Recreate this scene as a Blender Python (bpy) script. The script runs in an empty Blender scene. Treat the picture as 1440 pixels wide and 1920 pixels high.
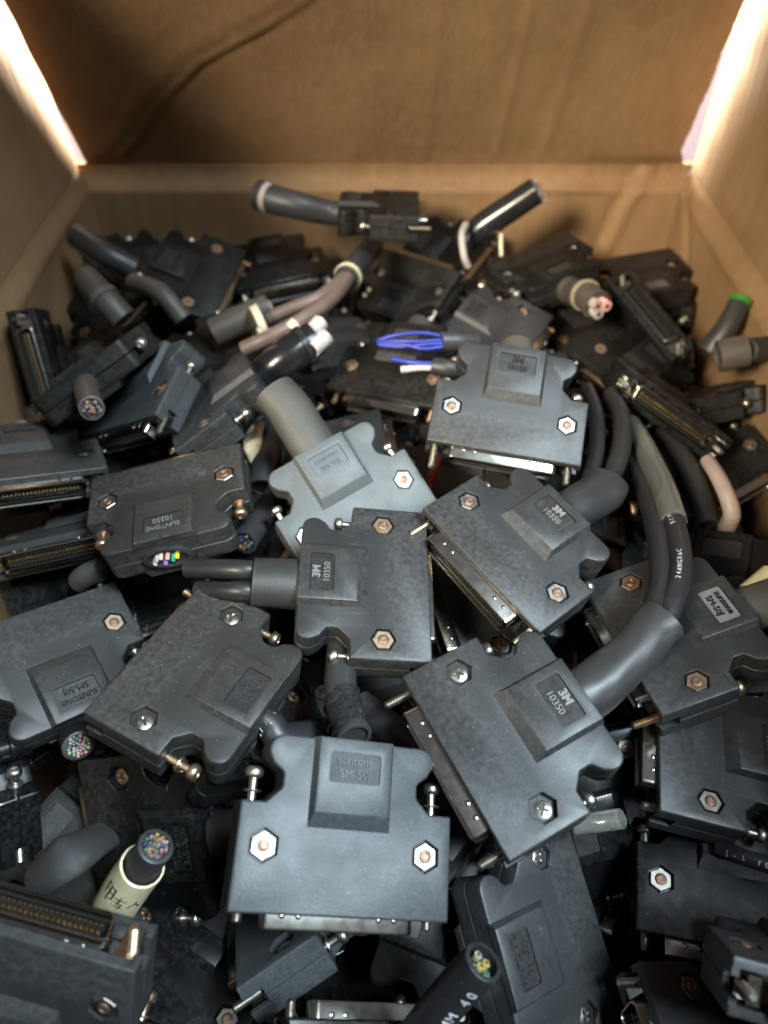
import bpy, bmesh, math, random
from mathutils import Vector, Matrix, Quaternion, noise
random.seed(7)
MM = 0.001
S = bpy.context.scene
COL = S.collection

# ------------------------------------------------------------------ camera
cd = bpy.data.cameras.new('camera'); cam = bpy.data.objects.new('camera', cd); COL.objects.link(cam)
cd.sensor_fit = 'VERTICAL'; cd.sensor_height = 36.0; cd.lens = 36.0 * 1450.0 / 1920.0
cam.location = (0, 0, 0.390); cam.rotation_euler = (math.radians(90 - 46), 0, 0)
cd.clip_start = 0.005; cd.clip_end = 50
cd.dof.use_dof = True; cd.dof.focus_distance = 0.222; cd.dof.aperture_fstop = 9.5
S.camera = cam
# ------------------------------------------------------------------ light
W = bpy.data.worlds.new('World'); S.world = W; W.use_nodes = True
bg = W.node_tree.nodes['Background']; bg.inputs[0].default_value = (0.86, 0.80, 0.84, 1); bg.inputs[1].default_value = 0.15
def area(name, loc, target, size, power, col, sy=None):
    l = bpy.data.lights.new(name, 'AREA'); l.size = size; l.energy = power; l.color = col
    if sy: l.shape = 'RECTANGLE'; l.size_y = sy
    o = bpy.data.objects.new(name, l); COL.objects.link(o); o.location = loc
    o.rotation_euler = (Vector(target) - Vector(loc)).to_track_quat('-Z', 'Y').to_euler()
    return o
key = area('window_light', (0.525, -0.25, 1.275), (0.01, 0.07, 0.2), 0.40, 1.75, (0.74, 0.91, 1.0)); key.data.spread = math.radians(30)
fill_ = area('ceiling_light', (-0.50, -0.42, 0.82), (0.13, 0.43, 0.14), 0.22, 0.80, (1.0, 0.88, 0.68)); fill_.data.spread = math.radians(26)
area('back_window_light', (0.02, 0.78, 0.36), (-0.17, 0.43, 0.27), 0.22, 55, (1.0, 0.90, 0.76))
area('wall_fill_lamp', (0.25, 0.60, 0.05), (0.33, 0.95, 0.12), 0.2, 1.5, (1.0, 0.90, 0.95))  # unseen lamp added behind the box to brighten the background wall
S.view_settings.view_transform = 'Standard'; S.view_settings.look = 'None'
S.view_settings.exposure = 0.0; S.view_settings.gamma = 1.0
S.render.film_transparent = False

# ------------------------------------------------------------------ materials
def nodes(name):
    m = bpy.data.materials.new(name); m.use_nodes = True
    t = m.node_tree; b = t.nodes['Principled BSDF']
    return m, t, b
def N(t, kind, **kw):
    n = t.nodes.new(kind)
    for k, v in kw.items():
        if k.startswith('i_'):
            key = k[2:]; n.inputs[int(key) if key.isdigit() else key.replace('_', ' ')].default_value = v
        else: setattr(n, k, v)
    return n
def coords(t, scale=1000.0):
    """object coordinates in millimetres, shifted per object so that copies differ"""
    tc = N(t, 'ShaderNodeTexCoord'); oi = N(t, 'ShaderNodeObjectInfo')
    mul = N(t, 'ShaderNodeVectorMath', operation='SCALE'); mul.inputs['Scale'].default_value = scale
    t.links.new(tc.outputs['Object'], mul.inputs[0])
    r = N(t, 'ShaderNodeMath', operation='MULTIPLY'); r.inputs[1].default_value = 431.0
    t.links.new(oi.outputs['Random'], r.inputs[0])
    ad = N(t, 'ShaderNodeVectorMath', operation='ADD')
    t.links.new(mul.outputs[0], ad.inputs[0]); t.links.new(r.outputs[0], ad.inputs[1])
    return ad.outputs[0], oi.outputs['Random']
def ramp(t, src, p0, p1, c0=0.0, c1=1.0):
    n = N(t, 'ShaderNodeMapRange'); n.inputs[1].default_value = p0; n.inputs[2].default_value = p1
    n.inputs[3].default_value = c0; n.inputs[4].default_value = c1
    t.links.new(src, n.inputs[0]); return n.outputs[0]
def noise_n(t, vec, scale, detail=2.0, rough=0.5):
    n = N(t, 'ShaderNodeTexNoise'); n.inputs['Scale'].default_value = scale; n.inputs['Detail'].default_value = detail
    n.inputs['Roughness'].default_value = rough
    t.links.new(vec, n.inputs['Vector']); return n.outputs['Fac']
def mixc(t, fac, a, b):
    n = N(t, 'ShaderNodeMix', data_type='RGBA')
    for s, v in ((0, fac), (6, a), (7, b)):
        if isinstance(v, (int, float)): n.inputs[s].default_value = v
        elif isinstance(v, tuple): n.inputs[s].default_value = (*v, 1)
        else: t.links.new(v, n.inputs[s])
    return n.outputs[2]
def mathn(t, op, a, b=None):
    n = N(t, 'ShaderNodeMath', operation=op)
    for i, v in enumerate((a, b)):
        if v is None: continue
        if isinstance(v, (int, float)): n.inputs[i].default_value = v
        else: t.links.new(v, n.inputs[i])
    return n.outputs[0]
def plastic(name, base, rough, grain=0.25, dust=0.5, wear=0.3, spec=0.5, dirt=(0.075, 0.066, 0.056)):
    m, t, b = nodes(name); v, rnd = coords(t)
    big = noise_n(t, v, 0.09, 3, 0.6); mid = noise_n(t, v, 0.6, 3, 0.6)
    col = mixc(t, ramp(t, rnd, 0, 1), tuple(c * 0.8 for c in base), tuple(c * 1.25 for c in base))
    # handled, slightly chalky patches
    patch = mathn(t, 'MULTIPLY', ramp(t, big, 0.46, 0.72), ramp(t, mid, 0.3, 0.75))
    col = mixc(t, mathn(t, 'MULTIPLY', patch, wear * 0.28), col, dirt)
    # specks of dust
    vo = N(t, 'ShaderNodeTexVoronoi', feature='F1'); vo.inputs['Scale'].default_value = 0.85
    t.links.new(v, vo.inputs['Vector'])
    sep = N(t, 'ShaderNodeSeparateColor'); t.links.new(vo.outputs['Color'], sep.inputs[0])
    thr = ramp(t, sep.outputs[0], 1.0 - 0.42 * dust, 1.0, 0.0, 0.13)
    speck = mathn(t, 'LESS_THAN', vo.outputs['Distance'], thr)
    vo2 = N(t, 'ShaderNodeTexVoronoi', feature='F1'); vo2.inputs['Scale'].default_value = 0.28
    t.links.new(v, vo2.inputs['Vector'])
    sep2 = N(t, 'ShaderNodeSeparateColor'); t.links.new(vo2.outputs['Color'], sep2.inputs[0])
    wob = mathn(t, 'ADD', vo2.outputs['Distance'], mathn(t, 'MULTIPLY', mid, 0.25))
    speck2 = mathn(t, 'LESS_THAN', wob, ramp(t, sep2.outputs[1], 1.0 - 0.5 * dust, 1.0, 0.0, 0.19))
    speck = mathn(t, 'MAXIMUM', speck, speck2)
    # hairline scratches: thin iso-lines of a stretched noise, kept only in patches
    mp = N(t, 'ShaderNodeMapping'); mp.inputs['Scale'].default_value = (0.05, 0.5, 0.3); mp.inputs['Rotation'].default_value = (0, 0, 0.7)
    t.links.new(v, mp.inputs[0]); sn = noise_n(t, mp.outputs[0], 1.0, 1.5)
    line = mathn(t, 'LESS_THAN', mathn(t, 'ABSOLUTE', mathn(t, 'SUBTRACT', sn, 0.56)), 0.0022)
    mp2 = N(t, 'ShaderNodeMapping'); mp2.inputs['Scale'].default_value = (0.6, 0.06, 0.3); mp2.inputs['Rotation'].default_value = (0, 0, -0.35)
    t.links.new(v, mp2.inputs[0]); sn2 = noise_n(t, mp2.outputs[0], 1.0, 1.5)
    line = mathn(t, 'MAXIMUM', line, mathn(t, 'LESS_THAN', mathn(t, 'ABSOLUTE', mathn(t, 'SUBTRACT', sn2, 0.6)), 0.0022))
    line = mathn(t, 'MULTIPLY', line, ramp(t, big, 0.5, 0.62))
    # rubbed edges
    geo = N(t, 'ShaderNodeNewGeometry')
    edge = mathn(t, 'MULTIPLY', ramp(t, geo.outputs['Pointiness'], 0.53, 0.60), ramp(t, mid, 0.35, 0.7))
    col = mixc(t, mathn(t, 'MULTIPLY', edge, 0.35 * wear + 0.1), col, (0.13, 0.13, 0.125))
    col = mixc(t, mathn(t, 'MULTIPLY', line, 0.35), col, (0.25, 0.24, 0.22))
    col = mixc(t, mathn(t, 'MULTIPLY', speck, 0.55), col, (0.40, 0.38, 0.35))
    gr = noise_n(t, v, 2.6, 2, 0.8)
    col = mixc(t, mathn(t, 'MULTIPLY', ramp(t, gr, 0.36, 0.64), 0.5 * grain), col, tuple(min(1, c * 4 + 0.006) for c in base))
    t.links.new(col, b.inputs['Base Color'])
    rg = mathn(t, 'ADD', ramp(t, big, 0.3, 0.7, rough - 0.03, rough + 0.05), mathn(t, 'MULTIPLY', patch, 0.05))
    t.links.new(rg, b.inputs['Roughness']); b.inputs['Specular IOR Level'].default_value = spec
    fine = mathn(t, 'ADD', noise_n(t, v, 5.0, 2, 0.7), mathn(t, 'MULTIPLY', noise_n(t, v, 1.6, 2, 0.7), 1.5))
    bmp = N(t, 'ShaderNodeBump'); bmp.inputs['Strength'].default_value = grain; bmp.inputs['Distance'].default_value = 0.00005
    t.links.new(fine, bmp.inputs['Height']); t.links.new(bmp.outputs[0], b.inputs['Normal'])
    return m
def metal(name, col, rough, tarnish=(0.25, 0.16, 0.09), amt=0.4, rv=0.2):
    m, t, b = nodes(name); v, rnd = coords(t)
    n1 = noise_n(t, v, 0.35, 3, 0.55)
    f = mathn(t, 'MULTIPLY', ramp(t, n1, 0.5, 0.72), amt)
    t.links.new(mixc(t, f, col, tarnish), b.inputs['Base Color']); b.inputs['Metallic'].default_value = 1.0
    t.links.new(ramp(t, n1, 0.35, 0.75, rough, rough + rv), b.inputs['Roughness'])
    return m
def simple(name, col, rough=0.5, spec=0.5, var=0.25, scale=0.8):
    m, t, b = nodes(name); v, rnd = coords(t)
    n1 = noise_n(t, v, scale, 3, 0.6)
    t.links.new(mixc(t, ramp(t, n1, 0.3, 0.7), tuple(c * (1 - var) for c in col), tuple(min(1, c * (1 + var)) for c in col)), b.inputs['Base Color'])
    b.inputs['Roughness'].default_value = rough; b.inputs['Specular IOR Level'].default_value = spec
    return m
def cardboard():
    m, t, b = nodes('cardboard'); v, rnd = coords(t)
    tc = N(t, 'ShaderNodeTexCoord'); mul = N(t, 'ShaderNodeVectorMath', operation='SCALE'); mul.inputs['Scale'].default_value = 1000.0
    t.links.new(tc.outputs['Object'], mul.inputs[0]); v = mul.outputs[0]
    big = noise_n(t, v, 0.012, 4, 0.6); mid = noise_n(t, v, 0.06, 4, 0.6)
    mp = N(t, 'ShaderNodeMapping'); mp.inputs['Scale'].default_value = (0.5, 0.5, 0.03); t.links.new(v, mp.inputs[0])
    fib = noise_n(t, mp.outputs[0], 1.0, 3, 0.6)
    mp2 = N(t, 'ShaderNodeMapping'); mp2.inputs['Scale'].default_value = (0.09, 0.09, 0.008); t.links.new(v, mp2.inputs[0])
    streak = noise_n(t, mp2.outputs[0], 1.0, 3, 0.6)
    col = mixc(t, ramp(t, big, 0.35, 0.65), (0.175, 0.103, 0.050), (0.240, 0.148, 0.074))
    col = mixc(t, mathn(t, 'MULTIPLY', ramp(t, streak, 0.48, 0.7), 0.22), col, (0.145, 0.072, 0.027))
    col = mixc(t, mathn(t, 'MULTIPLY', ramp(t, fib, 0.45, 0.75), 0.35), col, (0.32, 0.195, 0.092))
    vo = N(t, 'ShaderNodeTexVoronoi', feature='F1'); vo.inputs['Scale'].default_value = 0.09; t.links.new(v, vo.inputs['Vector'])
    sep = N(t, 'ShaderNodeSeparateColor'); t.links.new(vo.outputs['Color'], sep.inputs[0])
    sp = mathn(t, 'LESS_THAN', mathn(t, 'ADD', vo.outputs['Distance'], mathn(t, 'MULTIPLY', mid, 0.12)), ramp(t, sep.outputs[0], 0.6, 1, 0, 0.14))
    col = mixc(t, mathn(t, 'MULTIPLY', sp, 0.5), col, (0.38, 0.26, 0.15))
    t.links.new(col, b.inputs['Base Color']); b.inputs['Roughness'].default_value = 0.72; b.inputs['Specular IOR Level'].default_value = 0.3
    h = mathn(t, 'ADD', mathn(t, 'MULTIPLY', streak, 0.9), mathn(t, 'MULTIPLY', fib, 0.7)); h = mathn(t, 'ADD', h, mathn(t, 'MULTIPLY', mid, 1.6))
    bmp = N(t, 'ShaderNodeBump'); bmp.inputs['Strength'].default_value = 0.35; bmp.inputs['Distance'].default_value = 0.0008
    t.links.new(h, bmp.inputs['Height']); t.links.new(bmp.outputs[0], b.inputs['Normal'])
    return m
def clear_plastic():
    m, t, b = nodes('clear_vinyl'); b.inputs['Base Color'].default_value = (0.93, 0.94, 0.86, 1); b.inputs['Roughness'].default_value = 0.12
    b.inputs['Transmission Weight'].default_value = 0.93; b.inputs['IOR'].default_value = 1.3
    return m
M = {
 'grey': plastic('satin_grey_plastic', (0.024, 0.027, 0.03), 0.46, 0.6, 0.12, 0.2),
 'pale': plastic('pale_grey_plastic', (0.055, 0.062, 0.065), 0.50, 0.3, 0.12, 0.3),
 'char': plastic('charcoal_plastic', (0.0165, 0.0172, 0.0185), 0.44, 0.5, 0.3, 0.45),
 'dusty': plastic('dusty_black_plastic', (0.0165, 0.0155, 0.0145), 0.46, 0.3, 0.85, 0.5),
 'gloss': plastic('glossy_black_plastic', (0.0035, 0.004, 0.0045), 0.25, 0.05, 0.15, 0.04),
 'brown': plastic('shaded_brown_plastic', (0.0036, 0.0031, 0.0026), 0.5, 0.2, 0.25, 0.12, 0.3),  # shade and brown bounce at the pile's back put into the colour
 'plate': plastic('recessed_plate_plastic', (0.017, 0.016, 0.017), 0.30, 0.05, 0.2, 0.2),
 'matte': plastic('matte_worn_rubber', (0.017, 0.017, 0.017), 0.68, 0.5, 0.4, 0.8),
 'greyplate': plastic('rougher_grey_plastic', (0.020, 0.022, 0.024), 0.60, 0.3, 0.1, 0.2),
 'worn': plastic('worn_lettering_plastic', (0.13, 0.135, 0.14), 0.5, 0.2, 0.1, 0.3),
 'rubber': plastic('black_rubber', (0.022, 0.022, 0.023), 0.45, 0.3, 0.5, 0.5),
 'rubber_grey': plastic('grey_rubber', (0.055, 0.054, 0.048), 0.6, 0.3, 0.25, 0.6),
 'rubber_brown': plastic('brownish_rubber', (0.050, 0.042, 0.035), 0.5, 0.3, 0.25, 0.6),
 'shrink': plastic('shiny_heat_shrink', (0.012, 0.012, 0.014), 0.22, 0.05, 0.15, 0.15),
 'jacket': plastic('cable_jacket', (0.014, 0.0145, 0.016), 0.40, 0.2, 0.5, 0.3),
 'nickel': metal('nickel', (0.48, 0.46, 0.41), 0.3, amt=0.3),
 'brass': metal('tarnished_brass', (0.62, 0.46, 0.32), 0.34, (0.30, 0.16, 0.09), 0.6),
 'rust': metal('rusty_copper', (0.34, 0.22, 0.16), 0.5, (0.16, 0.08, 0.05), 0.9),
 'tin': metal('bright_tin_plate', (0.46, 0.44, 0.40), 0.20, (0.34, 0.28, 0.22), 0.12, 0.06),
 'gold': metal('gold_contacts', (0.83, 0.60, 0.24), 0.28, amt=0.2),
 'black': simple('black_insulator', (0.010, 0.010, 0.010), 0.4),
 'cream': simple('cream_nylon', (0.60, 0.55, 0.38), 0.5),
 'sleeve': simple('yellowed_sleeve', (0.62, 0.55, 0.34), 0.3, 0.6, 0.12, 0.12),
 'tan': simple('tan_jacket', (0.30, 0.26, 0.17), 0.5),
 'ink': simple('black_ink', (0.015, 0.015, 0.02), 0.5),
 'print': simple('white_print', (0.62, 0.63, 0.66), 0.5),
 'white': simple('white_insulation', (0.42, 0.39, 0.37), 0.5),
 'pinkgrey': simple('pinkish_grey_jacket', (0.36, 0.29, 0.26), 0.5, 0.4, 0.15, 0.1),
 'palewire': simple('pale_grey_jacket', (0.34, 0.31, 0.295), 0.5, 0.4, 0.15, 0.1),
 'mauve': simple('mauve_brown_jacket', (0.15, 0.105, 0.088), 0.42, 0.5, 0.15, 0.1),
 'blue': simple('blue_insulation', (0.018, 0.03, 0.24), 0.45),
 'red': simple('red_insulation', (0.55, 0.06, 0.03), 0.4),
 'orange': simple('orange_insulation', (0.70, 0.26, 0.05), 0.4),
 'yellow': simple('yellow_insulation', (0.78, 0.62, 0.03), 0.4),
 'green': simple('green_insulation', (0.02, 0.38, 0.20), 0.4),
 'leaf': simple('bright_green_tape', (0.035, 0.16, 0.02), 0.4),
 'pink': simple('pink_insulation', (0.75, 0.38, 0.36), 0.4),
 'violet': simple('violet_insulation', (0.32, 0.18, 0.55), 0.4),
 'braid': metal('silver_braid', (0.72, 0.70, 0.68), 0.3, amt=0.2),
 'hair': simple('white_fibre', (0.75, 0.76, 0.76), 0.6),
 'clear': clear_plastic(),
 'board': cardboard(),
}

# ------------------------------------------------------------------ mesh helpers (all in millimetres)
def to_mesh(name, bm, mats, smooth=35, flat=0):
    bmesh.ops.recalc_face_normals(bm, faces=bm.faces)
    me = bpy.data.meshes.new(name); bm.to_mesh(me); bm.free()
    me.transform(Matrix.Scale(MM, 4))
    for mt in (mats if isinstance(mats, (list, tuple)) else [mats]): me.materials.append(mt)
    me.polygons.foreach_set('use_smooth', [True] * len(me.polygons))
    if flat:
        for p in me.polygons:
            if p.area > flat * MM * MM or len(p.vertices) != 4: p.use_smooth = False
    if smooth: me.set_sharp_from_angle(angle=math.radians(smooth))
    return me
def link(name, me, parent=None, mat=None):
    o = bpy.data.objects.new(name, me); COL.objects.link(o)
    if parent is not None: o.parent = parent
    if mat is not None:
        for i, sl in enumerate(o.material_slots): pass
        o.material_slots[0].link = 'OBJECT'; o.material_slots[0].material = mat
    return o
def offset_poly(p, d):
    n = len(p); out = []
    for i in range(n):
        a, b, c = Vector(p[i - 1]), Vector(p[i]), Vector(p[(i + 1) % n])
        e1 = (b - a).normalized(); e2 = (c - b).normalized()
        n1 = Vector((-e1.y, e1.x)); n2 = Vector((-e2.y, e2.x)); m = (n1 + n2)
        m = m / max(0.25, m.length_squared) * 2 if m.length_squared > 1e-6 else n1
        k = 1.0
        out.append((b.x + m.x * d * k, b.y + m.y * d * k))
    return out
def loop(bm, pts, z):
    return [bm.verts.new((x, y, z)) for x, y in pts]
def ledges(bm, vs):
    r = []
    for i in range(len(vs)):
        e = bm.edges.get((vs[i - 1], vs[i])) or bm.edges.new((vs[i - 1], vs[i])); r.append(e)
    return r
def bridge(bm, a, b):
    for i in range(len(a)):
        try: bm.faces.new((a[i - 1], a[i], b[i], b[i - 1]))
        except ValueError: pass
def fill(bm, *loops_):
    es = []
    for l in loops_: es += ledges(bm, l)
    bmesh.ops.triangle_fill(bm, use_beauty=True, use_dissolve=False, edges=es)
def arc(cx, cy, r, a0, a1, n):
    return [(cx + r * math.cos(math.radians(a0 + (a1 - a0) * i / n)), cy + r * math.sin(math.radians(a0 + (a1 - a0) * i / n))) for i in range(n + 1)]
def lathe(bm, prof, seg=24, axis='y', centre=(0, 0, 0), mat=0):
    """prof: list of (radius, height); closed at both ends"""
    rings = []
    for r, h in prof:
        ring = []
        for i in range(seg):
            a = 2 * math.pi * i / seg; c, s = r * math.cos(a), r * math.sin(a)
            p = (c, h, s) if axis == 'y' else (c, s, h)
            ring.append(bm.verts.new((p[0] + centre[0], p[1] + centre[1], p[2] + centre[2])))
        rings.append(ring)
    for a, b in zip(rings, rings[1:]):
        for i in range(seg):
            f = bm.faces.new((a[i - 1], a[i], b[i], b[i - 1])); f.material_index = mat
    for r in (rings[0], rings[-1]):
        f = bm.faces.new(r); f.material_index = mat
def box(bm, x0, x1, y0, y1, z0, z1, mat=0):
    v = [bm.verts.new((x, y, z)) for x in (x0, x1) for y in (y0, y1) for z in (z0, z1)]
    for q in ((0, 1, 3, 2), (4, 6, 7, 5), (0, 4, 5, 1), (2, 3, 7, 6), (0, 2, 6, 4), (1, 5, 7, 3)):
        f = bm.faces.new([v[i] for i in q]); f.material_index = mat

# ------------------------------------------------------------------ the plug hood (52 x 39 x 12 mm)
def half_outline(front):
    """right half from the front corner round to the rear centre line; mirrored afterwards"""
    r = list(front)
    r += [(26.2, 23.1), (25.8, 23.5), (20.4, 23.5), (17.2, 26.6), (16.9, 27.2), (16.9, 29.8), (17.2, 30.4), (19.6, 32.2)]
    r += arc(17.3, 35.4, 3.6, -42, 90, 9)
    r += [(10.4, 39.0)]
    return r
def outline(front):
    r = half_outline(front)
    return r + [(-x, y) for x, y in reversed(r)]
def prism(bm, pts, z0, z1):
    a = loop(bm, pts, z0); b = loop(bm, pts, z1); bridge(bm, a, b); fill(bm, a); fill(bm, b)
def make_shell_half():
    bm = bmesh.new()
    slot = outline([(0.001, 11), (24.6, 11), (24.6, 5.6), (26.2, 5.6)])
    wall = outline([(0.001, 11), (24.6, 11), (24.6, 0), (26.2, 0)])
    full = outline([(25.9, 0), (26.2, 0.3)])
    # lower slab with the side slot for the jackscrew, small bevel at the parting line
    l0 = loop(bm, offset_poly(slot, 0.28), 0.06); l1 = loop(bm, slot, 0.34); l2 = loop(bm, slot, 2.0)
    bridge(bm, l0, l1); bridge(bm, l1, l2); fill(bm, l0); fill(bm, l2)
    prism(bm, wall, 2.0, 3.7)
    # top slab: rounded shoulder, two hexagonal wells
    t0 = loop(bm, full, 3.7); fill(bm, t0)
    prev = t0
    for off, z in ((0, 5.35), (0.07, 5.65), (0.24, 5.88), (0.52, 6.0)):
        cur = loop(bm, offset_poly(full, off), z); bridge(bm, prev, cur); prev = cur
    wells = []
    for sx in (-1, 1):
        hexa = [(sx * 19.8 + 3.75 * math.cos(math.radians(60 * k + 30)), 14 + 3.75 * math.sin(math.radians(60 * k + 30))) for k in range(6)]
        w0 = loop(bm, offset_poly(hexa, -0.18), 6.0); w1 = loop(bm, hexa, 5.85); w2 = loop(bm, hexa, 4.1)
        bridge(bm, w0, w1); bridge(bm, w1, w2); bm.faces.new(w2); wells.append(w0)
    fill(bm, prev, *wells)
    # raised wedge that carries the cable clamp, with a shallow recess for the name plate
    def rect(hx, y0, y1): return [(-hx, y0), (hx, y0), (hx, y1), (-hx, y1)]
    b0 = loop(bm, rect(10.3, 18.1, 39.14), 5.7); b1 = loop(bm, rect(9.15, 21.75, 39.14), 8.0); b2 = loop(bm, rect(8.8, 22.2, 38.8), 8.2)
    bridge(bm, b0, b1); bridge(bm, b1, b2); bm.faces.new(b0)
    rr = []
    for cx, cy, a in ((5.6, 35.2, 0), (-5.6, 35.2, 90), (-5.6, 29.6, 180), (5.6, 29.6, 270)): rr += arc(cx, cy, 0.8, a, a + 90, 4)
    h0 = loop(bm, rr, 8.2); h1 = loop(bm, offset_poly(rr, 0.05), 7.6); bridge(bm, h0, h1); bm.faces.new(h1)
    fill(bm, b2, h0)
    return to_mesh('shell_half', bm, M['grey'], 32, 30)
SHELL = make_shell_half()
def make_plate():
    bm = bmesh.new(); rr = []
    for cx, cy, a in ((5.5, 35.1, 0), (-5.5, 35.1, 90), (-5.5, 29.7, 180), (5.5, 29.7, 270)): rr += arc(cx, cy, 0.75, a, a + 90, 4)
    prism(bm, rr, 7.5, 7.72)
    return to_mesh('label_plate', bm, M['plate'], 30)
PLATE = make_plate()
def make_nut():
    bm = bmesh.new()
    hexa = lambda r: [(r * math.cos(math.radians(60 * k + 30)), r * math.sin(math.radians(60 * k + 30))) for k in range(6)]
    ring = lambda r: [(r * math.cos(math.radians(15 * k + 30)), r * math.sin(math.radians(15 * k + 30))) for k in range(24)]
    a = loop(bm, hexa(3.15), 4.0); b = loop(bm, hexa(3.15), 5.55); c = loop(bm, hexa(2.95), 5.75)
    bridge(bm, a, b); bridge(bm, b, c); bm.faces.new(a)
    d = loop(bm, ring(1.65), 5.75); e = loop(bm, ring(1.5), 5.5); fill(bm, c, d); bridge(bm, d, e); bm.faces.new(e)
    lathe(bm, mat=1, prof=[(1.42, 5.3), (1.42, 5.85), (1.2, 6.02), (0.9, 6.06), (0.75, 5.9), (0.3, 5.88)], seg=20, axis='z')
    return to_mesh('nut', bm, [M['nickel'], M['rust']], 30)
def make_screw_top():
    bm = bmesh.new(); seg = 48; rings = []
    radii = [0.0001, .15, .3, .42, .5, .62, .8, 1.0, 1.2, 1.35, 1.5, 1.8, 2.05, 2.2, 2.25, 2.25]
    for k, r in enumerate(radii):
        ring = []
        for i in range(seg):
            a = 2 * math.pi * i / seg; x, y = r * math.cos(a), r * math.sin(a)
            z = 5.55 - 0.09 * r * r
            if r < 1.42 and (abs(x) < 0.30 or abs(y) < 0.30): z -= 0.75 * (1 - (r / 1.6) ** 2)
            if k == len(radii) - 1: z = 4.0
            ring.append(bm.verts.new((x, y, z)))
        rings.append(ring)
    for a, b in zip(rings, rings[1:]):
        for i in range(seg): bm.faces.new((a[i - 1], a[i], b[i], b[i - 1]))
    bm.faces.new(rings[-1]); bm.faces.new(rings[0])
    return to_mesh('screw', bm, M['nickel'], 30)
NUT, SCREW = make_nut(), make_screw_top()
def make_jack():
    bm = bmesh.new(); p = [(0.7, -3.9), (1.0, -3.6)]
    y = -3.6
    while y < 5.5: p += [(1.22, y + 0.18), (0.98, y + 0.40)]; y += 0.45
    p += [(0.95, 6), (0.95, 10.5)]
    lathe(bm, p, 14)
    lathe(bm, [(1.05, 20), (1.05, 27.2), (1.5, 27.3), (1.9, 27.5), (2.15, 28.0), (2.2, 28.9), (2.0, 29.5), (1.5, 29.9), (0.9, 30.0), (0.8, 29.5), (0.3, 29.4)], 18)
    lathe(bm, [(1.1, 24.1), (2.1, 24.1), (2.2, 24.3), (2.1, 24.6), (1.1, 24.65)], 18)
    return to_mesh('jackscrew', bm, M['nickel'], 40)
JACK = make_jack()
def dshape(hx, hz, r, n=5):
    t = 0.8   # slightly narrower at the bottom, like the real shell
    pts = []
    for cx, cz, a in ((hx - r, hz - r, 0), (-hx + r, hz - r, 90), (-hx + t + r, -hz + r, 180), (hx - t - r, -hz + r, 270)): pts += arc(cx, cz, r, a, a + 90, n)
    return pts
def make_dshell():
    bm = bmesh.new()
    def lp(hx, hz, r, y): return [bm.verts.new((x, y, z)) for x, z in dshape(hx, hz, r)]
    seq = [lp(18.4, 3.6, 1.7, 3.4), lp(18.4, 3.6, 1.7, -4.2), lp(18.25, 3.45, 1.6, -4.7), lp(17.95, 3.15, 1.4, -4.8), lp(17.8, 3.0, 1.3, -4.4), lp(17.8, 3.0, 1.3, 3.0)]
    for a, b in zip(seq, seq[1:]): bridge(bm, a, b)
    bm.faces.new(seq[-1])
    # flange with its two ears, and the row of dimples
    box(bm, -24.2, 24.2, 3.3, 4.2, -3.3, 3.3)
    for sx in (-1, 1):
        box(bm, sx * 21.3 - 1.3, sx * 21.3 + 1.3, -0.6, 3.3, -2.9, 2.9)
    for sz in (-1, 1):
        for x in (-13.4, -9.6, 9.6, 13.4):
            cx = x
            for k in range(1):
                vs = []
                for rr_, hh in ((0.75, 0.0), (0.62, 0.28), (0.25, 0.42)):
                    vs.append([bm.verts.new((cx + rr_ * math.cos(math.radians(45 * i)), -1.8 + rr_ * math.sin(math.radians(45 * i)), sz * (3.58 + hh))) for i in range(8)])
                bridge(bm, vs[0], vs[1]); bridge(bm, vs[1], vs[2]); bm.faces.new(vs[2])
    return to_mesh('connector_shell', bm, M['tin'], 40)
def make_insulator():
    bm = bmesh.new()
    box(bm, -17.2, 17.2, -1.2, 3.0, -2.7, 2.7)
    box(bm, -16.4, 16.4, -3.9, -1.1, -0.55, 0.55)
    for z in (-2.1, 2.1): box(bm, -16.6, 16.6, -3.6, -1.1, z - 0.42, z + 0.42)
    for k in range(24):
        x = -15.2 + k * 1.27
        for z in (-1.32, 1.32): box(bm, x - 0.14, x + 0.14, -3.3, -1.1, z - 0.3, z + 0.3)
    return to_mesh('insulator', bm, M['black'], 30)
def make_contacts():
    bm = bmesh.new()
    for k in range(25):
        x = -15.24 + k * 1.27 - 0.63 + 0.63
        for z, s in ((-0.85, -1), (0.85, 1)):
            box(bm, x - 0.34, x + 0.34, -3.5, -1.1, z - 0.3 + (0.1 if s < 0 else 0), z + 0.3)
    return to_mesh('contacts', bm, M['gold'], 30)
DSHELL, INSUL, CONT = make_dshell(), make_insulator(), make_contacts()

TEXT = {}
def text_mesh(body, size, depth, mat, bold=0.0, spacing=1.0):
    key = (body, size, depth, mat, bold)
    if key in TEXT: return TEXT[key]
    cu = bpy.data.curves.new('t', 'FONT'); cu.body = body; cu.size = size; cu.extrude = depth; cu.offset = bold
    cu.align_x = 'CENTER'; cu.align_y = 'CENTER'; cu.resolution_u = 3; cu.space_line = 0.92; cu.space_character = spacing
    o = bpy.data.objects.new('t', cu); COL.objects.link(o); dg = bpy.context.evaluated_depsgraph_get()
    me = bpy.data.meshes.new_from_object(o.evaluated_get(dg)); bpy.data.objects.remove(o)
    me.transform(Matrix.Scale(MM, 4)); me.materials.clear(); me.materials.append(M[mat]); TEXT[key] = me
    return me

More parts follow.
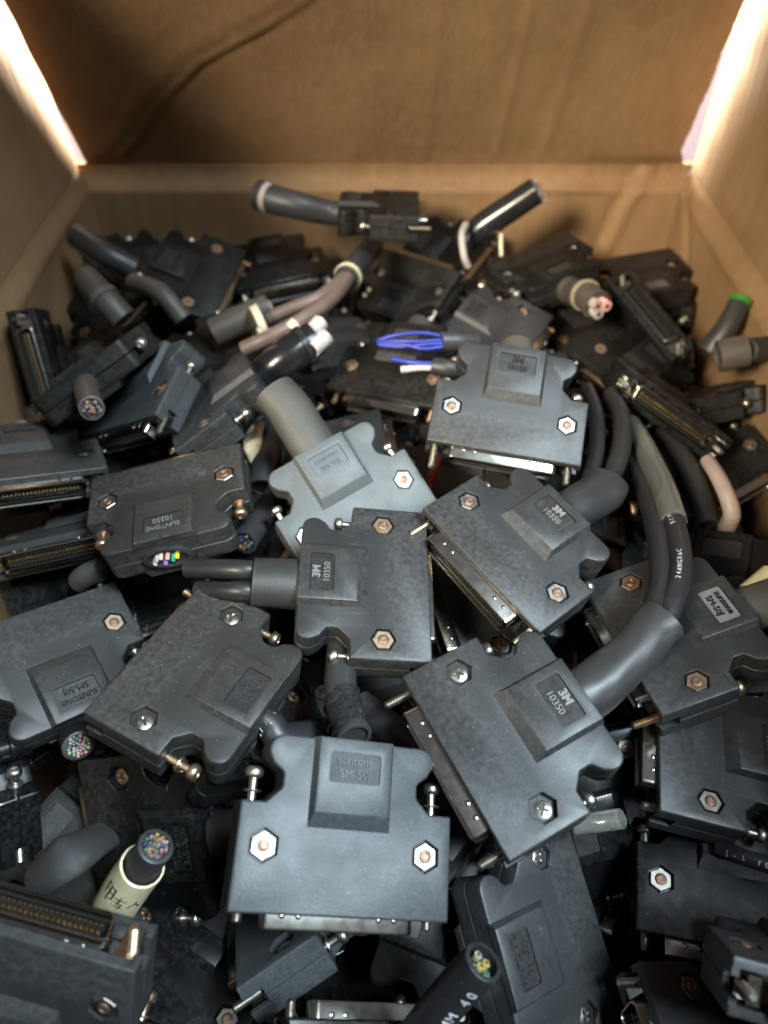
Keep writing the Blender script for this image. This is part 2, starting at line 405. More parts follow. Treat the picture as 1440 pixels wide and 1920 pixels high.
# ------------------------------------------------------------------ tubes, boots and cable ends
def catmull(P, n=6):
    P = [Vector(p) for p in P]
    if len(P) == 2: return [P[0].lerp(P[1], i / n) for i in range(n + 1)], [i / n for i in range(n + 1)]
    out, par = [], []
    Q = [2 * P[0] - P[1]] + P + [2 * P[-1] - P[-2]]
    for i in range(1, len(Q) - 2):
        for k in range(n):
            t = k / n; a, b, c, d = Q[i - 1], Q[i], Q[i + 1], Q[i + 2]
            out.append(0.5 * ((2 * b) + (c - a) * t + (2 * a - 5 * b + 4 * c - d) * t * t + (3 * b - a - 3 * c + d) * t ** 3)); par.append(i - 1 + t)
    out.append(P[-1]); par.append(len(P) - 1)
    L = len(P) - 1
    return out, [p / L for p in par]
def frames(pts):
    T = []
    for i in range(len(pts)):
        a = pts[max(0, i - 1)]; b = pts[min(len(pts) - 1, i + 1)]; T.append((b - a).normalized())
    up = Vector((0, 0, 1)); fr = []
    for t in T:
        s = t.cross(up)
        if s.length < 0.1: s = t.cross(Vector((0, 1, 0)))
        s.normalize(); u = s.cross(t).normalized(); fr.append((t, s, u))
    return fr
def lerp_list(v, t):
    if isinstance(v, (int, float)): return v
    x = t * (len(v) - 1); i = min(int(x), len(v) - 2); return v[i] + (v[i + 1] - v[i]) * (x - i)
def tube(name, P, rad, mat, parent=None, inv=None, seg=20, oval=1.0, rough_amt=0.0, hollow=0.0, cup=(0.8, 0.8), n=8):
    """swept tube; each end is a jacket rim with a shallow cup so that a cut end reads as a cut end"""
    pts, par = catmull(P, n); fr = frames(pts); bm = bmesh.new(); rings = []
    def ring(c, f, r, ov):
        vs = []
        for i in range(seg):
            a = 2 * math.pi * i / seg
            rr = r * (1 + rough_amt * noise.noise(Vector((c.x * 0.15 + 3 * math.cos(a), c.y * 0.15 + 3 * math.sin(a), c.z * 0.15))))
            vs.append(bm.verts.new(c + f[1] * (rr * ov * math.cos(a)) + f[2] * (rr / ov * math.sin(a))))
        return vs
    R0, R1 = lerp_list(rad, 0), lerp_list(rad, 1)
    inner = 0.78
    if hollow: inner = 1 - hollow
    ov0 = lerp_list(oval, 0); ov1 = lerp_list(oval, 1)
    if not hollow: rings.append(ring(pts[0] + fr[0][0] * cup[0], fr[0], R0 * inner, ov0))
    rings.append(ring(pts[0], fr[0], R0 * inner, ov0)); rings.append(ring(pts[0], fr[0], R0 * 0.95, ov0))
    for c, f, t in zip(pts, fr, par):
        if t == 0: c = c + f[0] * 0.15
        if t == 1: c = c - f[0] * 0.15
        rings.append(ring(c, f, lerp_list(rad, t), lerp_list(oval, t)))
    rings.append(ring(pts[-1], fr[-1], R1 * 0.95, ov1)); rings.append(ring(pts[-1], fr[-1], R1 * inner, ov1))
    if hollow:
        for c, f, t in list(zip(pts, fr, par))[::-1]:
            if 0 < t < 1: rings.append(ring(c, f, lerp_list(rad, t) * inner, lerp_list(oval, t)))
        rings.append(rings[0])
    else: rings.append(ring(pts[-1] - fr[-1][0] * cup[1], fr[-1], R1 * inner, ov1))
    for a, b in zip(rings, rings[1:]): bridge(bm, a, b)
    if not hollow: bm.faces.new(rings[0]); bm.faces.new(rings[-1])
    if inv is not None: bmesh.ops.transform(bm, matrix=inv, verts=bm.verts)
    me = to_mesh(name, bm, M[mat], 40); o = link(name, me, parent)
    return o, pts, fr
def disc_pack(n, R, r):
    out = []; random.seed(n * 7 + int(R * 10))
    for _ in range(4000):
        a = random.uniform(0, 2 * math.pi); q = (R - r) * math.sqrt(random.random()); p = (q * math.cos(a), q * math.sin(a))
        if all((p[0] - o[0]) ** 2 + (p[1] - o[1]) ** 2 > (1.75 * r) ** 2 for o in out): out.append(p)
        if len(out) == n: break
    return out
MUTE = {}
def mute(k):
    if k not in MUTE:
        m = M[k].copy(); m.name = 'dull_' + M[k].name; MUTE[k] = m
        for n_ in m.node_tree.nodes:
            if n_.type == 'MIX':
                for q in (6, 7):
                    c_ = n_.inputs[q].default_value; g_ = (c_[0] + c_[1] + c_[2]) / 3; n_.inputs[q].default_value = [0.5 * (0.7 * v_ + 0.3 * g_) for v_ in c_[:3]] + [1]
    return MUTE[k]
def conductors(c, f, sgn, R, n, r, cols, length, parent, inv, copper=True, spread=0.0, name='conductors'):
    """bundle of insulated wires showing in a cut end: c centre of the end, sgn the outward direction"""
    bm = bmesh.new(); mats = []
    for i, (a, b) in enumerate(disc_pack(n, R, r)):
        col = cols[i % len(cols)]
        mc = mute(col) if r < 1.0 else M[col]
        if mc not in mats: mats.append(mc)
        mi = mats.index(mc); L = length * random.uniform(0.6, 1.15)
        base = c + f[1] * a + f[2] * b - f[0] * sgn * 1.2
        tip = base + f[0] * sgn * (L + 1.2) + (f[1] * a + f[2] * b) * spread
        for rr, z0, m_ in ((r, 0.0, mi), (r * 0.45, 0.0, None)):
            if m_ is None:
                if not copper: continue
                if M['brass'] not in mats: mats.append(M['brass'])
                m_ = mats.index(M['brass']); tip2 = tip + f[0] * sgn * 0.25
            else: tip2 = tip
            v0 = [bm.verts.new(base + f[1] * rr * math.cos(k * math.pi / 5) + f[2] * rr * math.sin(k * math.pi / 5)) for k in range(10)]
            v1 = [bm.verts.new(tip2 + f[1] * rr * math.cos(k * math.pi / 5) + f[2] * rr * math.sin(k * math.pi / 5)) for k in range(10)]
            for k in range(10):
                fc = bm.faces.new((v0[k - 1], v0[k], v1[k], v1[k - 1])); fc.material_index = m_
            for vv in (v0, v1): fc = bm.faces.new(vv); fc.material_index = m_
    if inv is not None: bmesh.ops.transform(bm, matrix=inv, verts=bm.verts)
    me = to_mesh(name, bm, mats, 40); return link(name, me, parent)
def fray(c, f, sgn, R, n, length, mat, parent, inv, thick=0.13, name='frayed_strands'):
    bm = bmesh.new(); random.seed(int(c.x * 10) + n)
    for i in range(n):
        a = random.uniform(0, 6.28); q = R * math.sqrt(random.random()); p = c + f[1] * q * math.cos(a) + f[2] * q * math.sin(a) - f[0] * sgn
        d = f[0] * sgn + (f[1] * math.cos(a) + f[2] * math.sin(a)) * random.uniform(0, 0.9) + Vector([random.uniform(-.3, .3) for _ in range(3)])
        d.normalize(); L = length * random.uniform(0.4, 1.2); prev = None
        curl = Vector([random.uniform(-.5, .5) for _ in range(3)])
        for k in range(5):
            q_ = p + d * (L * k / 4) + curl * (L * 0.35 * (k / 4) ** 2)
            ring = [bm.verts.new(q_ + f[1] * thick * math.cos(j * 2.094) + f[2] * thick * math.sin(j * 2.094)) for j in range(3)]
            if prev: bridge(bm, prev, ring)
            prev = ring
    if inv is not None: bmesh.ops.transform(bm, matrix=inv, verts=bm.verts)
    me = to_mesh(name, bm, M[mat], 60); return link(name, me, parent)
RAINBOW = ['red', 'white', 'blue', 'green', 'pink', 'yellow', 'violet', 'orange', 'palewire', 'cream', 'green', 'blue', 'pink']
def band(name, c, f, r, w, mat, parent, inv, lump=True, th=0.9):
    """cable tie or ring round a cable"""
    bm = bmesh.new(); seg = 28; rings = []
    for h, rr in ((-w / 2, r), (-w / 2, r + th), (w / 2, r + th), (w / 2, r)):
        rings.append([bm.verts.new(c + f[0] * h + f[1] * rr * math.cos(2 * math.pi * i / seg) + f[2] * rr * math.sin(2 * math.pi * i / seg)) for i in range(seg)])
    for i in range(4): bridge(bm, rings[i - 1], rings[i])
    if lump:
        a = math.radians(lump if lump is not True else 300); o_ = f[1] * math.cos(a) + f[2] * math.sin(a); s = f[0].cross(o_)
        cc = c + o_ * (r + 1.6)
        v = [bm.verts.new(cc + f[0] * x * w * 0.85 + o_ * y * 1.8 + s * z * 2.4) for x in (-1, 1) for y in (-1, 1) for z in (-1, 1)]
        for q in ((0, 1, 3, 2), (4, 6, 7, 5), (0, 4, 5, 1), (2, 3, 7, 6), (0, 2, 6, 4), (1, 5, 7, 3)): bm.faces.new([v[i] for i in q])
    if inv is not None: bmesh.ops.transform(bm, matrix=inv, verts=bm.verts)
    return link(name, to_mesh(name, bm, M[mat], 35), parent)
def print_on(pts, r, body, t0, size, side, mat, parent, inv, step=1.0, flip=False, name='printing'):
    """characters laid one by one along a cable; side = direction from the axis on which they sit"""
    bm = bmesh.new(); L = [0.0]
    for a, b in zip(pts, pts[1:]): L.append(L[-1] + (b - a).length)
    s = t0 * L[-1]; side = Vector(side).normalized()
    for ch in body:
        if ch != ' ':
            i = max(j for j in range(len(L)) if L[j] <= max(0, s)); i = min(i, len(pts) - 2)
            k = (s - L[i]) / max(1e-6, L[i + 1] - L[i]); p = pts[i].lerp(pts[i + 1], k); T = (pts[i + 1] - pts[i]).normalized()
            if flip: T = -T
            out = (side - T * side.dot(T)).normalized(); Y = out.cross(T)
            mt = Matrix((T, Y, out)).transposed().to_4x4(); mt.translation = p + out * (r + 0.04)
            tmp = text_mesh(ch, size, 0.02, mat); me2 = tmp.copy(); me2.transform(Matrix.Scale(1 / MM, 4))
            # wrap the glyph round the cable
            for v in me2.vertices:
                a = v.co.y / (r + 0.04); v.co.z = (r + 0.04) * (math.cos(a) - 1) + v.co.z; v.co.y = (r + 0.04) * math.sin(a)
            me2.transform(mt); bm.from_mesh(me2); bpy.data.meshes.remove(me2)
        s += (-1 if flip else 1) * size * 0.72 * step
    if inv is not None: bmesh.ops.transform(bm, matrix=inv, verts=bm.verts)
    return link(name, to_mesh(name, bm, M[mat], 0), parent)

# ------------------------------------------------------------------ the cardboard box
def sheet(name, f, nu, nv, th, parent):
    """solid sheet: f(u, v) -> (inner point mm, outward normal)"""
    bm = bmesh.new(); A, B = [], []
    for j in range(nv + 1):
        ra, rb = [], []
        for i in range(nu + 1):
            p, n = f(i / nu, j / nv); p = Vector(p); n = Vector(n)
            ra.append(bm.verts.new(p)); rb.append(bm.verts.new(p + n * th))
        A.append(ra); B.append(rb)
    for j in range(nv):
        for i in range(nu):
            bm.faces.new((A[j][i], A[j][i + 1], A[j + 1][i + 1], A[j + 1][i])); bm.faces.new((B[j][i], B[j + 1][i], B[j + 1][i + 1], B[j][i + 1]))
    for j in range(nv):
        for i in (0, nu): bm.faces.new((A[j][i], A[j + 1][i], B[j + 1][i], B[j][i]))
    for i in range(nu):
        for j in (0, nv): bm.faces.new((A[j][i], A[j][i + 1], B[j][i + 1], B[j][i]))
    return link(name, to_mesh(name, bm, M['board'], 50), parent)
nz = lambda x, y, z=0.0: noise.noise(Vector((x, y, z)))
def seg_dist(p, poly):
    best = (1e9, 0)
    for a, b in zip(poly, poly[1:]):
        ax, ay = a; bx, by = b; dx, dy = bx - ax, by - ay; t = max(0, min(1, ((p[0] - ax) * dx + (p[1] - ay) * dy) / (dx * dx + dy * dy)))
        q = (ax + t * dx, ay + t * dy); d = math.hypot(p[0] - q[0], p[1] - q[1]); s = dx * (p[1] - ay) - dy * (p[0] - ax)
        if d < best[0]: best = (d, d if s > 0 else -d)
    return best[1]
crate = bpy.data.objects.new('cardboard_box', None); COL.objects.link(crate); crate.location = (0, 0.21, 0)
crate['label'] = 'open brown corrugated cardboard box holding the whole pile of plugs'; crate['category'] = 'box'
OFF = Vector((0, -210, 0))
HX, Y0, Y1, RIM = 168.0, -45.0, 440.0, 213.0
sheet('base', lambda u, v: ((-HX - 2 + u * (2 * HX + 4), Y0 - 210 - 2 + v * (Y1 - Y0 + 4), 0), (0, 0, -1)), 4, 4, 4, crate)
def smooth(a, b, x):
    t = max(0, min(1, (x - a) / (b - a))); return t * t * (3 - 2 * t)
wrinkle_b = [(143, 213), (133, 195), (122, 150), (118, 100)]
def back_wall(u, v):
    z = v * RIM; hw = HX + 2.5 + 3.5 * smooth(201, 212, z); x = -hw + u * 2 * hw
    y = 436 + 2.5 * nz(x * 0.012, z * 0.02) + 6.5 * smooth(196, 210, z) - 2.0 * math.exp(-((z - 201) / 2.2) ** 2)
    d = seg_dist((x, z), wrinkle_b); y += 1.6 * math.exp(-(d / 3.0) ** 2) - 1.8 * math.exp(-((d - 7) / 3.5) ** 2)
    y -= 1.0 * math.exp(-((z - 203 + 0.03 * (x - 60)) / 1.0) ** 2) * smooth(40, 60, x) * (1 - smooth(120, 135, x))
    return (x, y - 210, z), (0, 1, 0)
sheet('wall', back_wall, 120, 110, 4, crate)
crease = [(-150, 2), (-135, 17), (-114, 42), (-90.5, 63), (-73, 72), (-54, 82), (-36, 93), (0, 118), (40, 150)]
def back_flap(u, v):
    s = v * 215; x0 = -167.0 - 0.045 * s + 1.2 * nz(s * 0.04, 3.1); x1 = 163.5 + 1.6 * nz(s * 0.05, 9.1) + 0.6 * nz(s * 0.3, 2.0) + (4.5 * (1 - smooth(0, 12, s)))
    x = x0 + u * (x1 - x0)
    a = math.radians(22); d = seg_dist((x, s), crease)
    h = 2.2 * nz(x * 0.01, s * 0.013, 4) + 0.7 * nz(x * 0.05, s * 0.01, 8)
    k_ = 0.55 + 0.45 * nz(x * 0.03, s * 0.03, 2); h += k_ * (1.5 * math.exp(-(d / 1.6) ** 2) - 1.0 * math.exp(-((d + 3.2) / 2.2) ** 2)) + 1.1 * smooth(-9, 7, d) + 0.5 * math.exp(-((d - 9) / 5) ** 2)
    for xc, w, k in ((62, 2.2, 0.8), (88, 3.0, 0.8), (22, 2.5, 0.4)):
        h += k * math.exp(-((x - xc - 0.05 * s) / w) ** 2)
    h *= smooth(0, 9, s)
    return (x, 443.3 - 210 - math.sin(a) * s - h * math.cos(a), RIM - 0.6 + math.cos(a) * s - h * math.sin(a)), (0, math.cos(a), math.sin(a))
sheet('flap', back_flap, 150, 110, 4, crate)
def side_wall(sx):
    def f(u, v):
        y = Y0 + u * (Y1 - Y0 - 1); z = v * (RIM - 1)
        x = HX + 3.0 * nz(y * 0.012, z * 0.015, sx * 5) * smooth(212, 180, z) + 3.5 * smooth(201, 212, z) - 0.8 * math.exp(-((z - 200) / 2.0) ** 2)
        if sx > 0: x += 2.2 * math.exp(-(seg_dist((y, z), [(438, 212), (405, 185), (380, 150)]) / 4.0) ** 2)
        return (sx * x, y - 210, z), (sx, 0, 0)
    return f
for sx in (-1, 1): sheet('wall', side_wall(sx), 120, 90, 4, crate)
def side_flap(sx, lean, y_end):
    def f(u, v):
        s = v * 160; y1 = y_end + 1.0 * nz(s * 0.06, 5 + sx) - 0.02 * s; y = Y0 + 6 + u * (y1 - Y0 - 6)
        a = math.radians(lean)
        h = 2.0 * nz(y * 0.012, s * 0.015, 20 + sx) + 0.45 * math.sin(y * 0.72 + 1.5 * nz(y * 0.05, s * 0.01)) * smooth(330, 420, y) * (0.4 + nz(y * 0.02, s * 0.02))
        h *= smooth(0, 8, s)
        x = HX + 3.2 + math.sin(a) * s + h * math.cos(a)
        return (sx * x, y - 210, RIM - 0.4 + math.cos(a) * s - h * math.sin(a)), (sx * math.cos(a), 0, -math.sin(a))
    return f
sheet('flap', side_flap(-1, 5.0, 438.5), 150, 60, 4, crate)
sheet('flap', side_flap(1, -1, 435.5), 150, 60, 4, crate)
sheet('wall', lambda u, v: ((-HX + 1 + u * (2 * HX - 2), Y0 + 2 - 210 + 2 * nz(u * 4, v * 4), v * RIM), (0, -1, 0)), 30, 20, 4, crate)
def front_flap(u, v):  # out of view; stood up and leaned in to shade the pile's front
    s = v * 120; a = math.radians(-14)
    return (-HX + 4 + u * (2 * HX - 8), Y0 - 2 - 210 - math.sin(a) * s, RIM + 0.5 + math.cos(a) * s), (0, -math.cos(a), -math.sin(a))
sheet('flap', front_flap, 20, 10, 4, crate)

bw = bmesh.new(); box(bw, -900, 1100, 950, 970, -300, 900)
room = link('background_wall', to_mesh('background_wall', bw, simple('pinkish_wall_paint', (0.66, 0.60, 0.62), 0.8), 30)); room['kind'] = 'structure'
# ------------------------------------------------------------------ plugs
PLUG = {}
def plug(key, loc, quat, label, finish='char', text=None, style='3m', fast='nut', fmat='nickel', jmat='nickel', jack=(0, 0), sh=1.0, dull=False, group='cut-off connector plugs heaped in the box', plate=None):
    root = bpy.data.objects.new('connector_plug', None); COL.objects.link(root)
    root.empty_display_size = 0.02
    root.location = [c * MM for c in loc]; root.rotation_mode = 'QUATERNION'; root.rotation_quaternion = quat
    root['label'] = label; root['category'] = 'connector plug'; root['group'] = group
    mw = Matrix.Translation(Vector(loc)) @ Quaternion(quat).to_matrix().to_4x4()
    PLUG[key] = (root, mw)
    link('top_shell', SHELL, root, M[finish])
    b = link('bottom_shell', SHELL, root, M[finish]); b.rotation_euler = (0, math.pi, 0)
    p = link('label_plate', PLATE, root, M[plate or ('plate' if style == '3m' else finish)])
    if text:
        mat = {'3m': 'worn', 'suntone': finish, 'dark': 'gloss'}[style]
        l1, l2 = text
        for body, y, size, bold in ((l1, 34.0 if l2 else 32.4, 3.3 if l1 == '3M' else 2.75 if l1.islower() else 2.35, 0.12 if l1 == '3M' else 0.02), (l2, 30.9, 2.75, 0.0)):
            if not body: continue
            o = link('lettering', text_mesh(body, size, 0.24, 'grey', bold), p, M[mat]); o.location = (0, y * MM, 7.90 * MM)
    for sx in (-1, 1):
        kind = fast if isinstance(fast, str) else fast[0 if sx < 0 else 1]
        if kind != 'none':
            o = link('nut' if kind == 'nut' else 'screw', NUT if kind == 'nut' else SCREW, root, M[fmat]); o.location = (sx * 19.8 * MM, 14 * MM, (0 if kind == 'nut' else -0.9) * MM)
            o.rotation_euler = (0, 0, 0 if kind == 'nut' else random.uniform(0, 1.5))
        j = jack[0 if sx < 0 else 1]
        if j is not None:
            o = link('jackscrew', JACK, root, M[jmat]); o.location = (sx * 23.0 * MM, j * MM, 0); o.rotation_euler = (0, random.uniform(0, 3), 0)
    dsh = link('connector_shell', DSHELL, root); dsh.location = (0, sh * MM, 0)
    link('insulator', INSUL, dsh)
    ct = link('contacts', CONT, dsh, M['black'] if dull else None); ct['kind'] = 'stuff'
    return root
plug('c1', (-11.54, 57.88, 193.66), (0.9707, 0.1766, 0.1628, -0.0036), 'grey front plug lettered suntone SM-50J with two raised jackscrews', plate='greyplate', sh=1.6, finish='grey', text=('suntone', 'SM-50J'), style='suntone', jack=(1.5, 1.5))
plug('c2', (17.46, 90.99, 199.95), (0.8512, 0.1056, 0.0314, -0.5132), 'charcoal plug lettered 10350 with fat boot and two curving printed cables', sh=0.6, finish='char', text=('3M', '10350'), fast='screw', jack=(-3.2, -2.2))
plug('c3', (27.58, 149.24, 206.70), (0.8981, 0.0528, 0.0888, -0.4275), 'charcoal plug with scuffed number plate, its two cables rising behind', sh=0.2, finish='char', text=('3M', '10350'), jack=(-2.5, -1.5))
plug('c6', (40.05, 197.05, 211.91), (0.9662, 0.2414, 0.0254, -0.0872), 'upper grey plug with dark top half and metal shell facing the viewer', sh=1.4, finish='char', text=('3M', '10350'), style='dark', jack=(-3.5, -1.5), plate='plate')
plug('c4', (12.79, 146.94, 202.22), (0.6988, 0.0980, 0.0033, 0.7086), 'sideways charcoal plug with collar and two short cut cables at left', sh=3.2, finish='char', text=('3M', '10350'), jack=(-1, -1), fmat='brass')
plug('c5', (-3.26, 178.08, 189.03), (0.9138, 0.2844, 0.0021, 0.2900), 'pale grey tilted plug with a wide grey boot, lettering almost worn off', plate='grey', sh=3, finish='pale', text=('suntone', 'SM-50J'), style='suntone', jack=(-1, -1))
plug('c9', (-66.56, 123.99, 204.11), (0.5259, -0.0743, 0.0345, -0.8466), 'dusty black plug with framed plate and rusty jackscrew, left of centre', plate='plate', sh=3.4, finish='dusty', text=('SUNTONE', 'SM-50J'), style='suntone', fast='screw', jack=(-1.5, 3), jmat='brass')
plug('c7', (-74.24, 198.23, 204.76), (0.0923, 0.0746, -0.0016, -0.9929), 'brownish plug with an open cable hole showing yellow and green wires', finish='dusty', text=('SUNTONE', '10350'), jack=(0, -1), jmat='brass', plate='plate')
plug('c8', (-112.88, 149.22, 186.64), (0.3087, -0.1620, 0.1059, -0.9313), 'brown-black plug at the left edge with a rainbow cable end below', sh=4.6, finish='dusty', text=('SUNTONE', 'SM-50J'), style='dark', fast='nut', fmat='brass')
plug('c14', (72.02, 133.18, 188.81), (0.7851, 0.0622, -0.0998, -0.6082), 'charcoal plug lettered suntone SM-50J at the right edge, threaded screw exposed', sh=1.5, finish='char', text=('suntone', 'SM-50J'), style='dark', fmat='brass', jack=(-1, -3.5), jmat='brass', plate='worn')
plug('c15', (79.40, 112.23, 179.65), (0.6208, -0.0172, 0.0367, -0.7829), 'scuffed plug at the right edge under the suntone plug, bright shell upright', finish='char', text=('3M', '10350'), jack=(0, 1))
plug('c13', (55.98, 69.89, 152.06), (0.5246, 0.3140, 0.0729, 0.7880), 'large dark plug lying under the front plugs, its boss pointing left', plate='plate', sh=4, finish='char', text=('SUNTONE', 'SM-50J'), style='suntone', fast='screw')
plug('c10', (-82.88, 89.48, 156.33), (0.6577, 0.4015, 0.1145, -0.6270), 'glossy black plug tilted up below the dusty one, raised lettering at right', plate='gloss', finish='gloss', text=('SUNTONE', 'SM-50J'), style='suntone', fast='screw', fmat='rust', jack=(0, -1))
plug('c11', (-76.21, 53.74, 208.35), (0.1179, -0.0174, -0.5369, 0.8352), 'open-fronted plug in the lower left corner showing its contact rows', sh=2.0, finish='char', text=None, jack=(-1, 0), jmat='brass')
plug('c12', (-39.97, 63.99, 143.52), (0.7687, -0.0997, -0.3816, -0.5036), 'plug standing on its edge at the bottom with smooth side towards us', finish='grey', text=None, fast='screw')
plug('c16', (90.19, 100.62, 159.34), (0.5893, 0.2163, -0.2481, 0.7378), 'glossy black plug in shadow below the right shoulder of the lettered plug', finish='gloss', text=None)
plug('c19a', (-123.33, 192.88, 200.75), (0.9657, -0.1108, 0.0818, 0.2202), 'brown-topped plug at the left edge with gold pins facing the viewer', finish='dusty', text=('SUNTONE', ''), style='dark', fast='screw')
plug('c19b', (-114.25, 176.97, 186.38), (0.9545, -0.2790, -0.0943, 0.0476), 'lower of the two gold-pinned plugs at the left edge', finish='char', text=None)
plug('c20', (-116.20, 264.46, 200.25), (0.1567, 0.2641, -0.2094, -0.9284), 'plug seen from its cable end with a stub pointing at the viewer, upper left', finish='brown', text=None, jack=(-1, -2))
plug('c21', (-100.19, 231.46, 193.63), (0.9367, 0.0940, -0.2917, -0.1695), 'plug on its flank, scuffed side up, thin gold contact row at its mouth', finish='grey', text=None, fmat='brass')
plug('c22', (-81.07, 234.38, 191.10), (0.8007, 0.1054, -0.2419, -0.5378), 'bluish-edged plug on its flank beside the shiny sleeved cable', finish='char', text=None)
plug('c23', (1.06, 227.83, 190.30), (0.6614, -0.1706, 0.0202, 0.7301), 'plug wedged behind the pale grey plug, nut just showing', finish='char', text=None)
plug('c24', (-0.62, 264.77, 182.10), (0.9594, 0.1546, -0.1030, -0.2124), 'brown-lit plug under the blue wires with brass-coloured nut', finish='brown', text=None, fmat='brass', jmat='brass')
plug('c25', (22.64, 390.86, 178.62), (0.3234, -0.1153, -0.2093, 0.9156), 'dark plug with two small bright screws below the topmost plug', finish='brown', text=None, fast='screw')
plug('c26', (17.16, 375.75, 214.44), (0.7156, -0.0584, 0.0768, 0.6918), 'topmost plug at the back with a ringed boot pointing left', finish='brown', text=None, fast='screw', jack=(-2, -1))
plug('c27', (77.10, 388.90, 184.29), (0.2065, 0.0851, -0.0297, -0.9743), 'greenish-black plug at the back right with a three-wire boot', finish='brown', text=None, fast='screw')
plug('c28', (126.10, 322.29, 191.54), (0.7693, -0.3563, 0.3550, -0.3940), 'dark open plug mouth leaning near the back right corner', dull=True, sh=2.8, finish='gloss', text=None)
plug('c29', (112.34, 236.99, 198.28), (0.9389, -0.1876, 0.2670, -0.1094), 'open plug mouth with dull shell facing us, right of the two cables', sh=2.6, finish='gloss', text=None, jack=(-1, -1))
plug('c30', (129.92, 280.68, 164.35), (0.7036, -0.1682, -0.2871, -0.6280), 'plug lying edge-on at the right edge with a bright thread at left', finish='brown', text=None, fmat='brass', jack=(0, -2.5))
plug('c32', (115.18, 158.45, 161.41), (0.9626, 0.1366, -0.1438, -0.1846), 'half-buried plug with blank recessed plate and pale cable at the right', finish='brown', text=None)
plug('c36', (-79.28, 354.36, 184.04), (0.7623, 0.2020, 0.0224, 0.6145), 'brown-lit plug at the back left with a copper-coloured shell edge', sh=2.5, finish='brown', text=None, fast='nut', fmat='brass', jmat='brass')
plug('c33', (116.64, 338.86, 157.54), (0.9751, 0.0509, 0.0021, 0.2159), 'flat dark plug behind the upper grey plug, thin bright shell line', finish='brown', text=None, fmat='brass')
plug('c47', (18.54, 158.68, 180.22), (0.7960, 0.0042, 0.1343, -0.5901), 'bluish plug wedged between the sideways plug and the scuffed one', finish='char', text=None)
plug('c48', (-5.71, 105.79, 170.02), (0.4239, 0.0284, -0.0453, -0.9041), 'plug hidden under the front suntone plug, only its rear lobe showing', finish='char', text=None)
plug('c50', (-4.45, 153.71, 156.85), (0.1289, 0.0219, -0.0483, -0.9902), 'plug under the sideways plug behind the taped cable stub', finish='char', text=None)
plug('c40', (-150.34, 276.69, 191.56), (0.7205, -0.2748, 0.6229, -0.1316), 'plug standing against the left wall with its pin slot upright', sh=2.6, finish='gloss', text=None)
plug('c41', (-119.45, 306.32, 160.24), (0.8970, 0.0948, -0.0782, 0.4247), 'dark plug with one copper screw between the upper left plugs', finish='brown', text=None, fast='screw', fmat='brass')
plug('c42', (-113.65, 354.95, 160.95), (0.8917, 0.0991, -0.4110, -0.1614), 'tall plug on edge leaning behind the scuffed upper left plug', finish='brown', text=None)
plug('c43', (-50.62, 365.77, 179.42), (0.9816, 0.0522, 0.0013, 0.1837), 'black plug left of the topmost plug, one pale screw showing', finish='gloss', text=None, fast='screw', fmat='brass')
plug('c44', (-57.53, 364.10, 163.70), (0.9393, 0.0819, 0.0775, -0.3240), 'dark plug under the strapped mauve cables', finish='brown', text=None)
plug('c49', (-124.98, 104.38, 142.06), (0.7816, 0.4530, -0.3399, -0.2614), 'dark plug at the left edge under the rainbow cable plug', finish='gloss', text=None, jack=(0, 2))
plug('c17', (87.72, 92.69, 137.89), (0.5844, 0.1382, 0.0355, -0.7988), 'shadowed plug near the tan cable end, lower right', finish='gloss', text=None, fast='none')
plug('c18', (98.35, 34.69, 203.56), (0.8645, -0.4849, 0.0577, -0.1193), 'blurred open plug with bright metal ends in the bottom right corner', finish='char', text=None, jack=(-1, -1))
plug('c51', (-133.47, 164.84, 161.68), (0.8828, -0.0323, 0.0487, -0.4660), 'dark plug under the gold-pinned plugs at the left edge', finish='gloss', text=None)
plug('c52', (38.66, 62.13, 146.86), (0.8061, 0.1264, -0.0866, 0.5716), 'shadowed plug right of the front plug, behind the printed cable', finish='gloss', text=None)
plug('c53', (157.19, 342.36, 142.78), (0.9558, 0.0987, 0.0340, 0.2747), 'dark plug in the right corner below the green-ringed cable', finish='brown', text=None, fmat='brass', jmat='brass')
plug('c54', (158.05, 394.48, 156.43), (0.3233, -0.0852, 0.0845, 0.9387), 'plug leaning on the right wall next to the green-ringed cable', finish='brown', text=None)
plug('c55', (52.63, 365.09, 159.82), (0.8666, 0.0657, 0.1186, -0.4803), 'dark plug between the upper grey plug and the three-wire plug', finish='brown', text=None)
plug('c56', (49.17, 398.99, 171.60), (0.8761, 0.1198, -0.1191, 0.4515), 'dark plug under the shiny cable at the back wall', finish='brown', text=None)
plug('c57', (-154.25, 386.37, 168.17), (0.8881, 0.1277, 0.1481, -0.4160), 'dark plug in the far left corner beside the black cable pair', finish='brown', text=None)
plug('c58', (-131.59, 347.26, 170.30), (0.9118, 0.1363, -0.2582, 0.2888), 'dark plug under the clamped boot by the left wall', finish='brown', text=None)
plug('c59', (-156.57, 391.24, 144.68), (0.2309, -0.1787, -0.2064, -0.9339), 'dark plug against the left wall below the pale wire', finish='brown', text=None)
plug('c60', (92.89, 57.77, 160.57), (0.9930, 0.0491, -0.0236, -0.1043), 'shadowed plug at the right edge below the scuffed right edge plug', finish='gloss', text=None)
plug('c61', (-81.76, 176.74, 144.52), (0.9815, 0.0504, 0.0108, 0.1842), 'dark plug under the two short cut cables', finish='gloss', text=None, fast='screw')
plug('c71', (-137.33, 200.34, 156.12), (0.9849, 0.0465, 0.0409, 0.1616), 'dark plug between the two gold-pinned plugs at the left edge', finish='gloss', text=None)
plug('c72', (-68.31, 45.79, 133.06), (0.9632, -0.0439, 0.0311, -0.2633), 'dark plug in the deep gap between the open plug and the edge-standing plug', finish='gloss', text=None)
